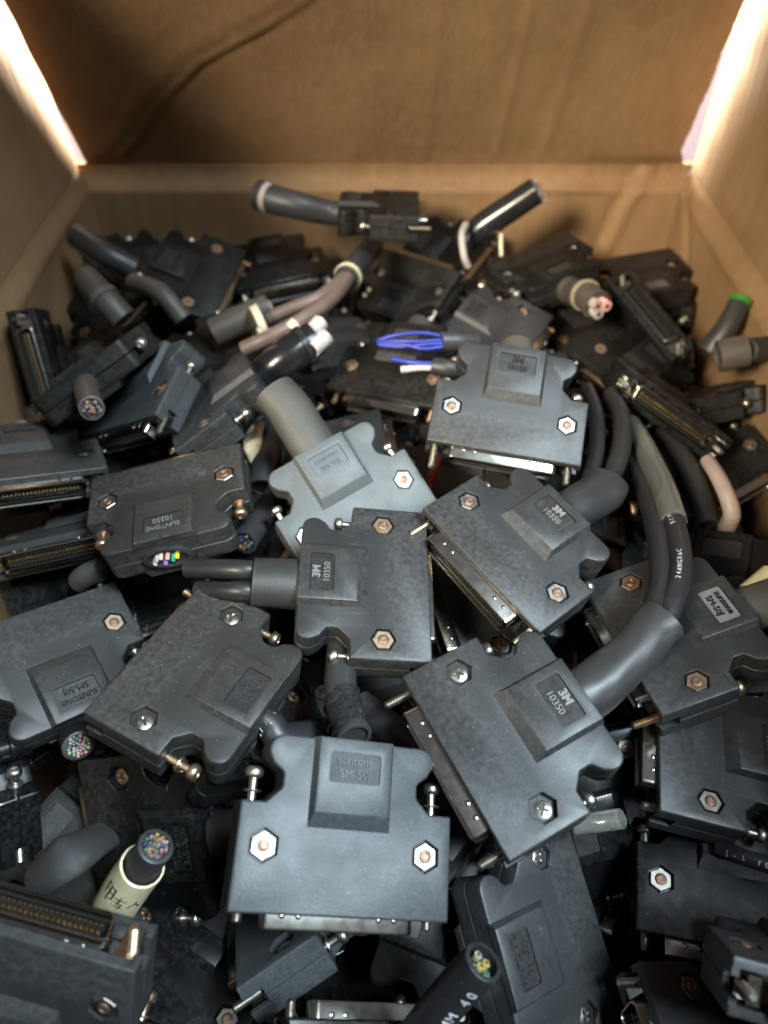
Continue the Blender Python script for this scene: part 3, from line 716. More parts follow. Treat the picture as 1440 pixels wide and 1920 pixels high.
plug('c62', (79.99, 196.17, 155.76), (0.8623, 0.1110, 0.0933, -0.4852), 'dark plug behind the two printed cables', finish='gloss', text=None)
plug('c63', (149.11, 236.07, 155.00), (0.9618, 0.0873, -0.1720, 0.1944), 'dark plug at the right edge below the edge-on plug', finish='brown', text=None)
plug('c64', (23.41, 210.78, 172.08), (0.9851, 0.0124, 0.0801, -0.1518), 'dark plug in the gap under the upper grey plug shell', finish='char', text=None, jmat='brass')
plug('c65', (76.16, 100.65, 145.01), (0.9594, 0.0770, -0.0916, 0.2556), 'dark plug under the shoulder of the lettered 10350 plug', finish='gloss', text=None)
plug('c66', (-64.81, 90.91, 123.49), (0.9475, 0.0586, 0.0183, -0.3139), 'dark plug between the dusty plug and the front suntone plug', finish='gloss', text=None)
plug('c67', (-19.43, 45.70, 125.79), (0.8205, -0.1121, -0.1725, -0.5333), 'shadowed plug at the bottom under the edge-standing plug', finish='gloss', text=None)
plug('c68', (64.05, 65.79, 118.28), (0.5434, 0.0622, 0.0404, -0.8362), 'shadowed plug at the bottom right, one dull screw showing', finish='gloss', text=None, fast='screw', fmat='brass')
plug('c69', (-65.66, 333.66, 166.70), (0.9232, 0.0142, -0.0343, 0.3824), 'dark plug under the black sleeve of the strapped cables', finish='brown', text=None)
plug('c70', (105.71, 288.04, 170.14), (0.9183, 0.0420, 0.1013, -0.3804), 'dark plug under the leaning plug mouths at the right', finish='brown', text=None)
BURIED = [
  ((-60.21, 311.30, 180.15), (0.5730, 0.0054, -0.0928, 0.8143)),
  ((70.10, 314.80, 174.51), (0.8563, 0.1276, 0.0455, 0.4984)),
  ((-36.56, 203.71, 173.69), (0.6191, 0.1238, -0.1450, 0.7618)),
  ((133.71, 397.42, 176.53), (0.1316, 0.0117, 0.0281, -0.9908)),
  ((-36.72, 340.27, 172.92), (0.2689, -0.1364, -0.1002, -0.9482)),
  ((-51.87, 131.27, 180.77), (0.2407, -0.2818, -0.0349, -0.9281)),
  ((-28.59, 189.15, 176.70), (0.5259, -0.0309, 0.0157, -0.8498)),
  ((62.39, 259.09, 182.03), (0.7837, -0.2673, 0.0094, -0.5607)),
  ((52.26, 201.78, 188.51), (0.6380, -0.1130, 0.2121, -0.7316)),
  ((113.24, 200.21, 174.69), (0.9758, -0.0058, 0.2172, -0.0253)),
  ((-85.31, 238.33, 173.43), (0.8781, 0.1031, 0.0001, -0.4672)),
  ((101.55, 128.35, 169.34), (0.9715, 0.1428, -0.1858, -0.0366)),
  ((161.79, 116.43, 171.36), (0.7203, 0.0380, 0.0953, 0.6860)),
  ((-122.60, 302.07, 166.65), (0.1320, -0.1001, -0.2175, -0.9619)),
  ((-138.66, 232.09, 178.30), (0.8634, -0.0391, 0.1558, -0.4783)),
  ((-30.70, 309.10, 166.20), (0.3229, -0.1710, 0.0243, 0.9306)),
  ((48.19, 325.00, 166.52), (0.4876, -0.0064, 0.0826, -0.8691)),
  ((-34.61, 252.54, 163.20), (0.4092, 0.0459, 0.0344, -0.9107)),
  ((-82.64, 141.90, 161.36), (0.4716, 0.0637, -0.0374, -0.8787)),
  ((6.68, 285.80, 155.12), (0.5006, 0.0366, -0.2353, -0.8323)),
  ((-95.63, 245.74, 161.68), (0.9617, 0.0236, -0.0173, -0.2727)),
  ((-82.90, 25.46, 151.76), (0.9536, 0.0726, -0.2668, -0.1189)),
  ((140.39, 9.06, 148.83), (0.7442, 0.1246, 0.1117, 0.6467)),
  ((28.21, 257.17, 151.67), (0.1242, 0.0672, 0.0125, -0.9899)),
  ((-67.50, -20.72, 160.98), (0.9228, -0.1669, 0.0175, 0.3469)),
  ((41.19, 201.58, 142.98), (0.5527, 0.0005, 0.2545, 0.7936)),
  ((162.83, 115.08, 151.79), (0.6967, 0.0152, 0.0169, 0.7170)),
  ((131.88, 166.04, 153.42), (0.4086, -0.1610, -0.0214, 0.8982)),
  ((66.41, 28.12, 164.99), (0.7356, -0.1694, 0.1105, -0.6465)),
  ((-142.66, 49.18, 157.51), (0.6597, -0.1549, -0.1171, -0.7260)),
  ((-63.42, 390.94, 151.37), (0.4588, 0.1562, 0.0487, 0.8733)),
  ((100.92, 316.58, 145.26), (0.1228, -0.0160, 0.1473, 0.9813)),
  ((-3.00, 43.36, 160.35), (0.0173, -0.2709, 0.0850, -0.9587)),
  ((-21.10, 165.97, 151.86), (0.8540, -0.0487, 0.1090, 0.5063)),
  ((33.63, 388.59, 147.09), (0.1886, 0.0189, 0.0894, 0.9778)),
  ((-1.39, 324.44, 156.36), (0.9514, -0.1390, 0.0046, 0.2747)),
  ((56.52, 12.47, 151.77), (0.6028, -0.1515, 0.1853, 0.7611)),
  ((-41.26, 389.26, 150.07), (0.9822, 0.0955, -0.0978, -0.1289)),
  ((67.61, 175.24, 145.16), (0.1265, -0.0944, 0.1895, 0.9691)),
  ((-123.50, 23.23, 159.59), (0.0067, -0.2096, 0.0806, -0.9744)),
  ((-30.95, 126.88, 150.07), (0.2920, -0.0679, 0.1024, 0.9485)),
  ((103.83, 388.49, 151.26), (0.8082, 0.1420, -0.1381, 0.5546)),
  ((-82.91, 267.84, 145.67), (0.5415, 0.1799, -0.0373, -0.8203)),
  ((-102.60, 342.06, 153.89), (0.2897, 0.0186, 0.0844, -0.9532)),
  ((-127.59, 253.48, 144.77), (0.9116, -0.0961, 0.0705, -0.3933)),
  ((117.14, 58.09, 142.16), (0.5558, 0.1359, -0.0033, -0.8201)),
  ((-11.54, 303.89, 141.68), (0.5709, -0.0900, 0.0109, 0.8160)),
  ((47.83, -6.16, 136.53), (0.7537, 0.0340, -0.1341, -0.6425)),
  ((-12.64, 133.24, 138.10), (0.2031, 0.0209, -0.0177, -0.9788)),
  ((83.83, 238.57, 146.07), (0.6803, -0.0440, -0.0483, 0.7300)),
  ((23.71, 9.84, 131.30), (-0.0678, -0.0804, -0.1943, -0.9753)),
  ((34.16, 322.36, 132.74), (0.8736, 0.1080, -0.0989, -0.4641)),
  ((-67.23, 382.56, 138.08), (0.5376, 0.0445, 0.0778, 0.8384)),
  ((94.76, 392.76, 139.07), (0.8609, 0.1143, -0.0954, 0.4865)),
  ((-29.51, -16.42, 141.12), (0.9507, 0.0794, -0.2449, 0.1728)),
  ((124.56, 228.18, 145.41), (0.3182, -0.1551, -0.0134, 0.9352)),
  ((137.74, 331.24, 148.25), (0.1425, 0.0532, -0.2463, 0.9572)),
  ((-43.06, 239.60, 150.57), (0.1457, -0.1946, 0.1620, -0.9564)),
  ((-45.11, 167.11, 134.37), (0.6243, -0.0194, -0.1753, -0.7610)),
  ((-70.77, 133.03, 144.67), (0.9147, -0.1218, -0.0728, 0.3783)),
  ((111.73, 151.31, 134.37), (0.7050, 0.0447, -0.1372, -0.6943)),
  ((11.32, 293.11, 137.76), (0.9956, 0.0110, -0.0925, -0.0139)),
  ((-141.84, 138.62, 139.80), (0.9124, -0.0036, 0.0031, -0.4093)),
  ((-8.07, 395.78, 142.77), (0.8285, 0.0216, -0.1028, 0.5501)),
  ((34.39, 424.88, 142.54), (0.0067, -0.0634, 0.1138, -0.9915)),
  ((-115.24, 234.85, 138.74), (0.3746, -0.0517, 0.0593, 0.9239)),
  ((-78.10, 82.40, 133.31), (0.8660, 0.2061, -0.0125, 0.4554)),
  ((18.33, 261.37, 138.42), (0.4233, 0.1301, -0.0279, 0.8962)),
  ((117.04, 400.03, 138.36), (0.7465, 0.0492, -0.0488, -0.6618)),
  ((-119.73, 20.72, 142.97), (0.8546, -0.0775, 0.0272, 0.5127)),
  ((29.05, 197.50, 131.45), (0.5363, 0.0817, 0.1846, 0.8195)),
  ((73.75, 254.72, 129.25), (0.8817, -0.0132, 0.0557, -0.4682)),
  ((-155.84, 76.92, 128.96), (0.7901, -0.0288, 0.1297, -0.5984)),
  ((-126.33, 195.94, 119.47), (0.3084, 0.1099, 0.1012, 0.9395)),
  ((-46.52, 270.10, 123.71), (0.8642, 0.0513, 0.0738, -0.4950)),
  ((40.60, 223.92, 124.84), (0.1374, 0.0559, 0.0168, -0.9888)),
  ((128.16, 11.23, 128.82), (0.0515, -0.1166, 0.1017, -0.9866)),
  ((-79.09, 384.62, 125.77), (0.9127, 0.0625, 0.0239, 0.4030)),
  ((3.36, 343.52, 124.30), (0.7472, 0.1269, -0.1209, 0.6411)),
  ((-114.02, 216.57, 122.75), (0.3929, -0.0852, -0.0774, -0.9123)),
  ((84.28, 330.12, 122.41), (0.8879, 0.0548, -0.1471, -0.4323)),
  ((88.79, 160.06, 126.32), (0.9024, 0.1144, -0.2397, 0.3394)),
  ((71.53, 81.66, 136.44), (0.8354, -0.2276, 0.0485, 0.4980)),
  ((-123.88, 7.89, 129.82), (0.4246, 0.0368, 0.0710, -0.9019)),
  ((52.10, 232.32, 128.19), (0.9572, -0.0656, -0.1098, 0.2595)),
  ((-45.75, 336.53, 122.81), (0.8546, -0.0023, 0.0921, 0.5110)),
  ((26.13, 182.51, 122.93), (0.2194, -0.0897, 0.0817, 0.9681)),
  ((112.68, 141.21, 123.42), (0.6223, 0.0505, 0.1118, 0.7731)),
  ((31.07, 401.24, 118.67), (0.2430, -0.0107, 0.1596, 0.9568)),
  ((-118.13, 329.29, 129.70), (-0.0458, -0.0591, -0.1117, 0.9909)),
  ((-83.67, 269.52, 120.40), (0.4355, 0.0009, -0.1243, -0.8915)),
  ((55.24, 328.63, 121.36), (0.2037, -0.0341, 0.0931, 0.9740)),
  ((101.65, 32.70, 131.09), (0.8940, -0.0734, 0.2172, -0.3850)),
  ((155.74, 218.92, 126.81), (0.6037, 0.0217, -0.0900, 0.7919)),
  ((95.22, 407.14, 128.63), (0.5455, -0.1289, 0.0603, -0.8259)),
  ((-115.07, 369.87, 130.11), (0.2426, 0.1936, -0.1992, 0.9295)),
  ((118.52, 74.16, 126.92), (0.9196, -0.0692, 0.0089, -0.3865)),
  ((-42.20, 136.88, 128.98), (0.9648, -0.1146, 0.0512, 0.2309)),
  ((-38.15, 29.93, 125.73), (0.1127, 0.0795, 0.0198, -0.9902)),
  ((3.16, 90.64, 119.01), (0.9524, 0.1043, -0.1427, -0.2485)),
  ((-42.28, 200.47, 125.14), (0.9861, -0.0335, 0.1053, 0.1237)),
]
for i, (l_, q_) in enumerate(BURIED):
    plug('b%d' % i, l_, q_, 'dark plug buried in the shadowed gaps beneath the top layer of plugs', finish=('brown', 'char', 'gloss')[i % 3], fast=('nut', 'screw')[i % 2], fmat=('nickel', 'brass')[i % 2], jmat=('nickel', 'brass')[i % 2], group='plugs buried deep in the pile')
# ------------------------------------------------------------------ boots and cables that belong to a plug
def owner(key):
    root, mw = PLUG[key]; return root, mw.inverted()
def item(name, label, cat, P, group=None):
    """a loose cable: an Empty at its lowest end that parents its pieces; returns (root, world -> local)"""
    c = min((Vector(p) for p in P), key=lambda q: q.z)
    root = bpy.data.objects.new(name, None); COL.objects.link(root); root.location = c * MM; root.empty_display_size = 0.01
    root['label'] = label; root['category'] = cat
    if group: root['group'] = group
    return root, Matrix.Translation(-c)
# 3M plug in front: boot and two printed cables, one in a clear tube
r, iv = owner('c2')
o, p, f = tube('boot', [(50.50, 108.00, 205.00), (56.22, 110.93, 205.96), (67.58, 119.24, 209.00), (75.05, 126.72, 211.00), (79.21, 130.02, 212.00)], [7.6, 7.4, 6.3, 6.0, 5.9], 'rubber', r, iv, 28, [1.0, 1.0, 1.05, 1.12, 1.15], 0.07)
o, p, f = tube('cable', [(72.16, 124.18, 210.00), (77.51, 133.36, 210.00), (84.94, 150.44, 206.00), (90.06, 171.79, 202.00), (93.04, 195.93, 198.00), (94.97, 223.35, 194.00), (97.01, 240.87, 190.00)], 3.8, 'jacket', r, iv, 24)
print_on(p, 3.8, 'A  &  AWM   III   E RAW', 0.10, 1.9, (0.75, -0.35, 0.55), 'print', o, iv, 1.35)
o, p, f = tube('cable', [(76.84, 126.88, 210.00), (82.14, 134.51, 211.00), (90.06, 150.06, 209.00), (94.24, 165.82, 206.00), (95.45, 179.12, 204.00), (96.12, 197.21, 202.00), (96.47, 218.25, 199.00), (96.71, 231.48, 197.00)], 3.3, 'jacket', r, iv, 24)
print_on(p, 3.3, '24AWGX6C', 0.18, 2.1, (-0.45, -0.5, 0.75), 'print', o, iv, 1.25)
print_on(p, 3.3, 'SIX', 0.44, 2.1, (-0.45, -0.5, 0.75), 'print', o, iv, 1.25)
o, p, f = tube('clear_tube', [(95.04, 173.79, 205.00), (96.95, 194.51, 202.00), (96.87, 218.25, 199.00), (95.98, 234.62, 196.00)], [4.5, 4.4, 4.3, 4.4], 'clear', r, iv, 24, 1.0, 0.02, 0.16)

# plug with the worn 10350 plate: boot and two cables rising behind it
r, iv = owner('c3')
tube('boot', [(56.73, 172.82, 207.41), (63.30, 178.22, 207.28), (73.15, 186.47, 206.00), (76.54, 191.69, 206.00)], [7.4, 7.2, 7.0, 6.6], 'char', r, iv, 28, [1.0, 1.05, 1.12, 1.15], 0.04)
tube('cable', [(68.23, 187.21, 204.00), (72.57, 197.82, 204.00), (77.67, 213.74, 205.00), (80.41, 232.29, 205.00), (81.01, 250.30, 202.00)], 2.8, 'jacket', r, iv)
tube('cable', [(73.80, 188.79, 205.00), (80.28, 198.12, 205.00), (86.13, 212.59, 206.00), (89.13, 229.43, 206.00), (88.04, 242.89, 205.00)], [3.4,3.4,3.4,3.4,2.8], 'jacket', r, iv)

# plug lying sideways: square collar and two short cut cables
r, iv = owner('c4')
tube('boot', [(-24.89, 146.12, 207.11), (-32.80, 145.94, 208.25), (-39.23, 145.79, 209.17)], [7.6, 7.3, 7.1], 'rubber', r, iv, 28, 1.06)
o, p, f = tube('cable', [(-36.75, 149.19, 209.47), (-44.65, 149.09, 210.71), (-60.64, 153.41, 206.00)], 3.1, 'jacket', r, iv)
conductors(p[-1], f[-1], 1, 2.3, 14, 0.42, ['pink', 'white', 'violet', 'palewire'], 0.3, o, iv)
o, p, f = tube('cable', [(-36.72, 142.45, 208.55), (-43.63, 141.97, 209.60), (-56.42, 145.84, 205.00)], 2.7, 'jacket', r, iv)
conductors(p[-1], f[-1], 1, 2.0, 12, 0.42, ['cream', 'green', 'black', 'white', 'palewire'], 0.4, o, iv)

# pale grey plug: wide flat grey boot
r, iv = owner('c5')
tube('boot', [(-23.44, 203.80, 208.41), (-27.14, 208.49, 212.05), (-33.57, 216.79, 217.89), (-39.33, 222.81, 221.58)], [7.4, 7.7, 7.5, 7.3], 'rubber_grey', r, iv, 28, 1.08, 0.04)

# left plug with a sliced cable hole
r, iv = owner('c7')
o, p, f = tube('cable_collar', [(-69.08, 165.61, 204.57), (-67.76, 158.53, 204.70)], 6.0, 'char', r, iv, 36, 1.32, 0.05, 0.0, (0.5, 4.5))
for k, (x_, z_, cl) in enumerate(((-3.6, 0.5, 'yellow'), (-2.2, -0.6, 'green'), (-0.6, 0.6, 'pink'), (1.4, 0.9, 'cream'), (2.8, 0.2, 'white'), (0.4, -1.8, 'violet'), (3.6, -1.4, 'cream'))):
    q = p[-1] + f[-1][1] * (x_ + 0.4) + f[-1][2] * z_
    tube('wire', [q - f[-1][0] * 4.6 + f[-1][2] * 1.6 - f[-1][1] * 1.4, q - f[-1][0] * 1.8 + f[-1][2] * 0.8, q - f[-1][0] * 0.5 - f[-1][2] * 1.2 + f[-1][1] * 0.8], 0.75, cl, o, iv, 10)
r, iv = owner('c8')
o, p, f = tube('cable', [(-94.11, 123.17, 175.38), (-92.75, 113.22, 177.00), (-86.33, 104.29, 187.00)], 4.2, 'jacket', r, iv, 28, 1.08)
conductors(p[-1], f[-1], 1, 3.4, 32, 0.47, RAINBOW, 0.3, o, iv)
r, iv = owner('c9')
o, p, f = tube('cable', [(-35.81, 108.40, 197.85), (-31.24, 105.50, 196.65), (-27.80, 103.01, 194.10), (-16.86, 108.60, 186.00)], 4.3, 'jacket', r, iv)
fray(p[6], f[6], 1, 3.6, 60, 3.0, 'hair', o, iv, 0.1)
r, iv = owner('c14')
tube('boot', [(107.95, 142.76, 196.65), (115.49, 144.78, 198.40), (124.79, 147.32, 201.08)], [6.6, 6.6, 6.2], 'rubber_grey', r, iv, 28, 1.1)
r, iv = owner('c20')
o, p, f = tube('cable', [(-109.79, 234.96, 215.89), (-107.71, 226.17, 220.22), (-96.53, 202.02, 230.00)], 4.2, 'rubber_brown', r, iv, 24, 1.0, 0.03)
conductors(p[-1], f[-1], 1, 3.4, 12, 0.6, ['orange', 'white', 'blue', 'palewire', 'pink'], 0.4, o, iv)
r, iv = owner('c26')
o, p, f = tube('boot', [(-20.81, 377.11, 215.30), (-28.80, 377.40, 215.49), (-42.22, 374.71, 220.00), (-54.95, 377.43, 222.00), (-62.36, 382.29, 222.00)], [5.6, 6.0, 6.6, 7.0, 7.2], 'rubber', r, iv)
band('white_ring', p[26], f[26], 6.75, 3.2, 'palewire', o, iv, False, 0.35)
r, iv = owner('c27')
o, p, f = tube('boot', [(91.98, 355.09, 186.75), (95.15, 347.79, 187.50), (96.76, 335.62, 194.00), (100.51, 325.23, 195.00)], [6.6, 6.6, 6.8, 6.6], 'rubber_brown', r, iv)
conductors(p[-1], f[-1], 1, 6.2, 3, 2.7, ['pink', 'pinkgrey', 'white'], 3.5, o, iv)
band('cable_tie', p[17], f[17], 6.7, 1.8, 'tan', o, iv, 250)
r, iv = owner('c32')
tube('cable', [(126.56, 190.65, 172.79), (128.76, 197.60, 176.24), (127.52, 197.00, 186.00), (125.16, 207.31, 191.00), (124.31, 221.08, 190.00)], [3.6, 3.4, 3.1, 2.9, 2.7], 'pinkgrey', r, iv)
r, iv = owner('c24')
tube('boot', [(13.66, 297.52, 195.04), (16.92, 304.67, 196.83)], [6.4, 6.0], 'rubber', r, iv)
r, iv = owner('c6')
tube('boot', [(46.91, 230.51, 228.58), (48.16, 237.53, 230.05)], [6.4, 6.0], 'rubber_brown', r, iv)
r, iv = owner('c10')
tube('boot', [(-47.70, 86.03, 170.29), (-38.74, 86.40, 172.45)], [6.4, 6.0], 'rubber', r, iv)

# ---- loose lengths of cable
P = [(40.63, 380.01, 196.00), (50.70, 381.51, 206.00), (64.67, 382.31, 216.00), (76.06, 383.25, 224.00)]
r, iv = item('cut_cable', 'shiny black cut cable sticking up against the back wall with silver frayed end', 'cable', P)
o, p, f = tube('jacket', P, [6.2, 7.0, 6.8, 6.6], 'shrink', r, iv, 28)
fray(p[-1], f[-1], 1, 5.2, 220, 3.6, 'braid', o, iv, 0.24)
conductors(p[-1], f[-1], 1, 5.0, 9, 1.2, ['braid', 'pinkgrey', 'palewire'], 1.4, o, iv, False)
tube('spare_wire', [(41.27, 374.04, 211.00), (38.54, 364.67, 210.00), (39.74, 358.34, 202.00), (42.37, 358.81, 196.00)], 1.7, 'palewire', r, iv, 14)
tube('spare_wire', [(60.63, 382.68, 204.00), (60.11, 376.17, 200.00), (60.15, 369.77, 196.00)], 1.0, 'cream', r, iv, 10)

P = [(-77.86, 303.89, 193.00), (-65.72, 308.18, 197.00), (-52.57, 313.68, 200.00)]
r, iv = item('cable_bundle', 'two mauve-brown cables strapped to a black sleeve with a cream cable tie', 'cable bundle', P)
o, p, f = tube('sleeve', P, 6.6, 'rubber_brown', r, iv, 24)
conductors(p[-1], f[-1], 1, 4.8, 5, 1.9, ['palewire', 'pinkgrey'], 1.2, o, iv, False)
tube('cable', [(-61.53, 284.83, 197.00), (-49.58, 286.71, 202.00), (-36.16, 295.41, 205.00), (-23.69, 313.09, 205.00), (-14.96, 343.58, 202.00)], 3.3, 'mauve', r, iv)
tube('cable', [(-53.08, 305.87, 199.00), (-42.31, 309.93, 202.00), (-29.28, 316.64, 204.00), (-17.84, 338.21, 203.00)], 2.9, 'mauve', r, iv)
band('cable_tie', Vector((-55.54, 300.78, 200.00)), f[12], 7.6, 3.4, 'cream', r, iv, 290, 0.8)
o, p, f = tube('end_sleeve', [(-17.72, 334.71, 203.00), (-12.57, 351.91, 202.00), (-5.51, 376.09, 198.00)], [6.2, 6.0, 5.6], 'rubber', r, iv)
band('cream_ring', p[1], f[1], 6.0, 2.0, 'cream', o, iv, False, 0.7)

P = [(-51.60, 261.43, 198.00), (-40.38, 265.08, 206.00), (-28.08, 272.59, 211.00)]
r, iv = item('sleeved_cable', 'thick shiny black sleeved cable with two white wire ends and black tie', 'cable', P)
o, p, f = tube('sleeve', P, [7.2, 7.8, 7.2], 'shrink', r, iv, 28, 1.0, 0.03)
band('cable_tie', p[13], f[13], 7.6, 3.0, 'shrink', o, iv, 290, 0.7)
tube('wire_end', [(-31.48, 269.93, 213.00), (-25.95, 277.83, 215.00)], 3.5, 'white', o, iv, 18)
tube('wire_end', [(-29.07, 264.17, 211.00), (-23.49, 270.70, 213.00)], 3.6, 'white', o, iv, 18)
tube('ring_end', [(-38.96, 279.32, 211.00), (-36.48, 281.01, 213.00)], 2.6, 'cream', o, iv, 16, 1.0, 0, 0.35)

P = [(37.72, 271.39, 210.00), (29.93, 268.37, 212.00), (22.86, 266.86, 213.00)]
r, iv = item('wire_stub', 'upper stub of bent blue wires in a black ferrule over the brown plug', 'wire', P)
o, p, f = tube('ferrule', P, [3.6, 4.2, 4.0], 'rubber', r, iv, 20)
for q in ([(23.79, 269.17, 214.00), (15.13, 269.96, 215.00), (5.42, 269.95, 214.00), (-2.62, 270.65, 211.00)], [(23.63, 266.11, 214.00), (15.01, 265.35, 214.00), (5.39, 266.86, 213.00), (-2.40, 269.88, 211.00)], [(23.52, 263.08, 213.00), (15.98, 261.59, 213.00), (7.51, 264.59, 213.00), (-2.61, 268.34, 211.00)], [(23.51, 263.84, 214.00), (16.00, 263.09, 214.00), (6.45, 264.57, 212.00), (-2.17, 267.58, 211.00)]):
    tube('blue_wire', q, 0.85, 'blue', o, iv, 12)
P = [(29.41, 252.09, 210.00), (24.27, 251.39, 211.00), (19.31, 252.82, 211.00)]
r, iv = item('wire_stub', 'lower stub of one blue and one white wire in a grey ferrule', 'wire', P)
o, p, f = tube('ferrule', P, [3.3, 3.6, 3.4], 'char', r, iv, 20)
tube('blue_wire', [(19.67, 252.47, 212.00), (11.54, 253.55, 212.00), (3.18, 257.51, 211.00)], 1.1, 'blue', o, iv, 12)
tube('white_wire', [(19.67, 251.39, 211.00), (13.60, 251.39, 211.00), (6.72, 251.73, 210.00)], [1.1, 1.2, 1.5], 'white', o, iv, 12)

P = [(149.09, 298.93, 186.00), (155.03, 303.16, 196.00), (161.26, 312.04, 204.00)]
r, iv = item('cut_cable', 'black cable stub with a bright green ring at its upright end', 'cable', P)
o, p, f = tube('jacket', P, [6.0, 5.0, 4.6], 'rubber', r, iv, 24)
band('green_ring', p[-1], f[-1], 3.9, 2.6, 'leaf', o, iv, False, 1.2)
conductors(p[-1], f[-1], 1, 3.2, 4, 1.2, ['white', 'pink', 'palewire'], 0.6, o, iv)
P = [(141.56, 275.28, 200.00), (152.73, 275.19, 203.00), (167.29, 281.60, 200.00)]
r, iv = item('cable_boot', 'brownish rubber boot with black end lying against the right wall', 'cable', P)
o, p, f = tube('boot', P[:2], 6.8, 'rubber_brown', r, iv, 24, 1.0, 0.03)
tube('cable', P[1:], 5.2, 'rubber', r, iv, 20)

P = [(-12.15, 145.06, 190.00), (-12.34, 130.31, 197.00), (-12.25, 114.97, 200.00), (-10.38, 105.33, 201.00), (-7.87, 98.70, 202.00)]
r, iv = item('taped_cable', 'upright black taped cable stub between the sideways plug and the front plug', 'cable', P)
o, p, f = tube('jacket', P, [4.5, 4.5, 4.5, 4.9, 5.1], 'rubber', r, iv, 24, 1.0, 0.03)
for k, q in ((19, 4.55), (22, 4.7), (25, 4.85), (28, 4.95)): band('tape_wrap', p[k], (((f[k][0] + f[k][2] * 0.0 + f[k][1] * 0.35).normalized()), f[k][1], f[k][2]), q, 4.4, 'shrink', o, iv, False, 0.22)
P = [(-7.64, 118.85, 184.00), (2.32, 110.31, 185.00), (12.14, 103.55, 184.00)]
r, iv = item('cut_cable', 'dark grey cable lying behind the front plug under the taped stub', 'cable', P)
tube('jacket', P, [4.8, 4.6, 5.4], 'char', r, iv)

P = [(-40.44, 208.77, 184.00), (-44.41, 192.81, 187.00), (-48.34, 177.61, 191.00)]
r, iv = item('cut_cable', 'fuzzy black cable stub with cut end between the left plug and the pale plug', 'cable', P)
o, p, f = tube('jacket', P, 4.7, 'rubber', r, iv, 24, 1.0, 0.04)
conductors(p[-1], f[-1], 1, 3.4, 14, 0.55, ['blue', 'palewire', 'orange', 'white', 'cream'], 0.5, o, iv)
P = [(-45.70, 247.40, 186.00), (-45.52, 224.78, 190.00), (-45.74, 208.59, 187.00)]
r, iv = item('cable_boot', 'dark rubber boot with a cream tag beside the pale grey boot', 'cable', P)
o, p, f = tube('boot', P, [5.2, 6.0, 5.6], 'rubber', r, iv, 24, 1.0, 0.05)
tube('cream_tag', [(-49.01, 236.25, 196.00), (-50.09, 224.14, 196.00), (-48.94, 217.07, 192.00)], [1.6, 3.0, 1.4], 'cream', o, iv, 14, 1.3)

P = [(-69.48, 65.02, 176.00), (-64.03, 67.19, 186.00), (-58.35, 68.55, 196.00), (-53.74, 70.09, 204.00)]
r, iv = item('labelled_cable', 'cut black cable wearing a yellowed sleeve lettered with the axis sign', 'cable', P)
o, p, f = tube('jacket', P, 4.3, 'rubber', r, iv, 28)
conductors(p[-1], f[-1], 1, 3.2, 32, 0.44, RAINBOW, 0.2, o, iv)
sl, p2, f2 = tube('marker_sleeve', P[:3], [5.6, 5.7, 5.5], 'sleeve', r, iv, 32, 1.0, 0.0, 0.1)
AXIS = (p2, f2, sl, iv)
P = [(-90.01, 69.82, 180.00), (-80.56, 73.83, 187.00), (-75.88, 82.73, 178.00)]
r, iv = item('cable_boot', 'worn flattened grey rubber boot beside the labelled cable', 'cable', P)
tube('boot', P, [4.0, 4.8, 3.8], 'matte', r, iv, 24, 1.3, 0.08)
P = [(7.70, 37.85, 168.00), (15.61, 44.21, 181.00), (22.63, 48.59, 193.00)]
r, iv = item('cut_cable', 'black printed cable with open end of yellow and white wires at the bottom', 'cable', P)
o, p, f = tube('jacket', P, [4.9, 4.9, 4.7], 'jacket', r, iv, 28, 1.0, 0.05, 0.0, (0.8, 3.0))
conductors(p[-1] - f[-1][0] * 2.2, f[-1], 1, 3.5, 6, 0.98, ['yellow', 'white', 'cream', 'green', 'black'], 1.2, o, iv)
print_on(p, 5.05, 'MM 40', 0.42, 3.6, (0.3, -0.5, 0.8), 'print', o, iv, 1.2)
P = [(49.02, 80.91, 189.00), (55.27, 81.34, 190.00), (62.15, 82.72, 189.00)]
r, iv = item('clear_tube', 'short clear vinyl tube beside the shoulder of the big front plug', 'tube', P)
tube('tube', P, 2.5, 'clear', r, iv, 20, 1.05, 0.02, 0.08)
P = [(90.98, 53.72, 158.00), (90.18, 55.87, 166.00)]
r, iv = item('cable_stub', 'round tan cable end peeking up in the lower right corner', 'cable', P)
tube('jacket', P, 3.9, 'tan', r, iv, 24, 1.0, 0, 0, (.8, .1))
P = [(92.02, 81.58, 172.00), (96.78, 77.69, 176.00), (104.10, 74.10, 178.00)]
r, iv = item('printed_cable', 'thin black printed cable running out under the right edge plug', 'cable', P)
o, p, f = tube('jacket', P, 2.3, 'jacket', r, iv)
print_on(p, 2.3, 'J-1 f0', 0.25, 1.9, (0.1, -0.6, 0.8), 'print', o, iv, 1.3)

P = [(-155.98, 372.77, 206.00), (-138.42, 357.76, 204.00), (-124.09, 356.14, 196.00)]
r, iv = item('cut_cable', 'black cable pair with one pale grey wire in the far left corner', 'cable', P)
tube('jacket', P, [5.6, 6.0, 5.6], 'rubber', r, iv)
tube('pale_wire', [(-159.63, 373.92, 202.00), (-149.00, 362.70, 202.00), (-140.47, 357.53, 199.00)], 2.9, 'palewire', r, iv)
P = [(-123.08, 319.36, 190.00), (-131.48, 324.94, 198.00), (-142.77, 337.50, 202.00)]
r, iv = item('cable_boot', 'short brownish boot with a tan clamp near the left wall', 'cable', P)
o, p, f = tube('boot', P, [6.8, 6.6, 6.0], 'rubber_brown', r, iv, 24, 1.0, 0.03)
band('clamp', p[8], f[8], 6.5, 2.6, 'rubber_grey', o, iv, 300)
P = [(116.14, 246.38, 182.00), (119.32, 219.09, 184.00), (120.95, 197.78, 178.00)]
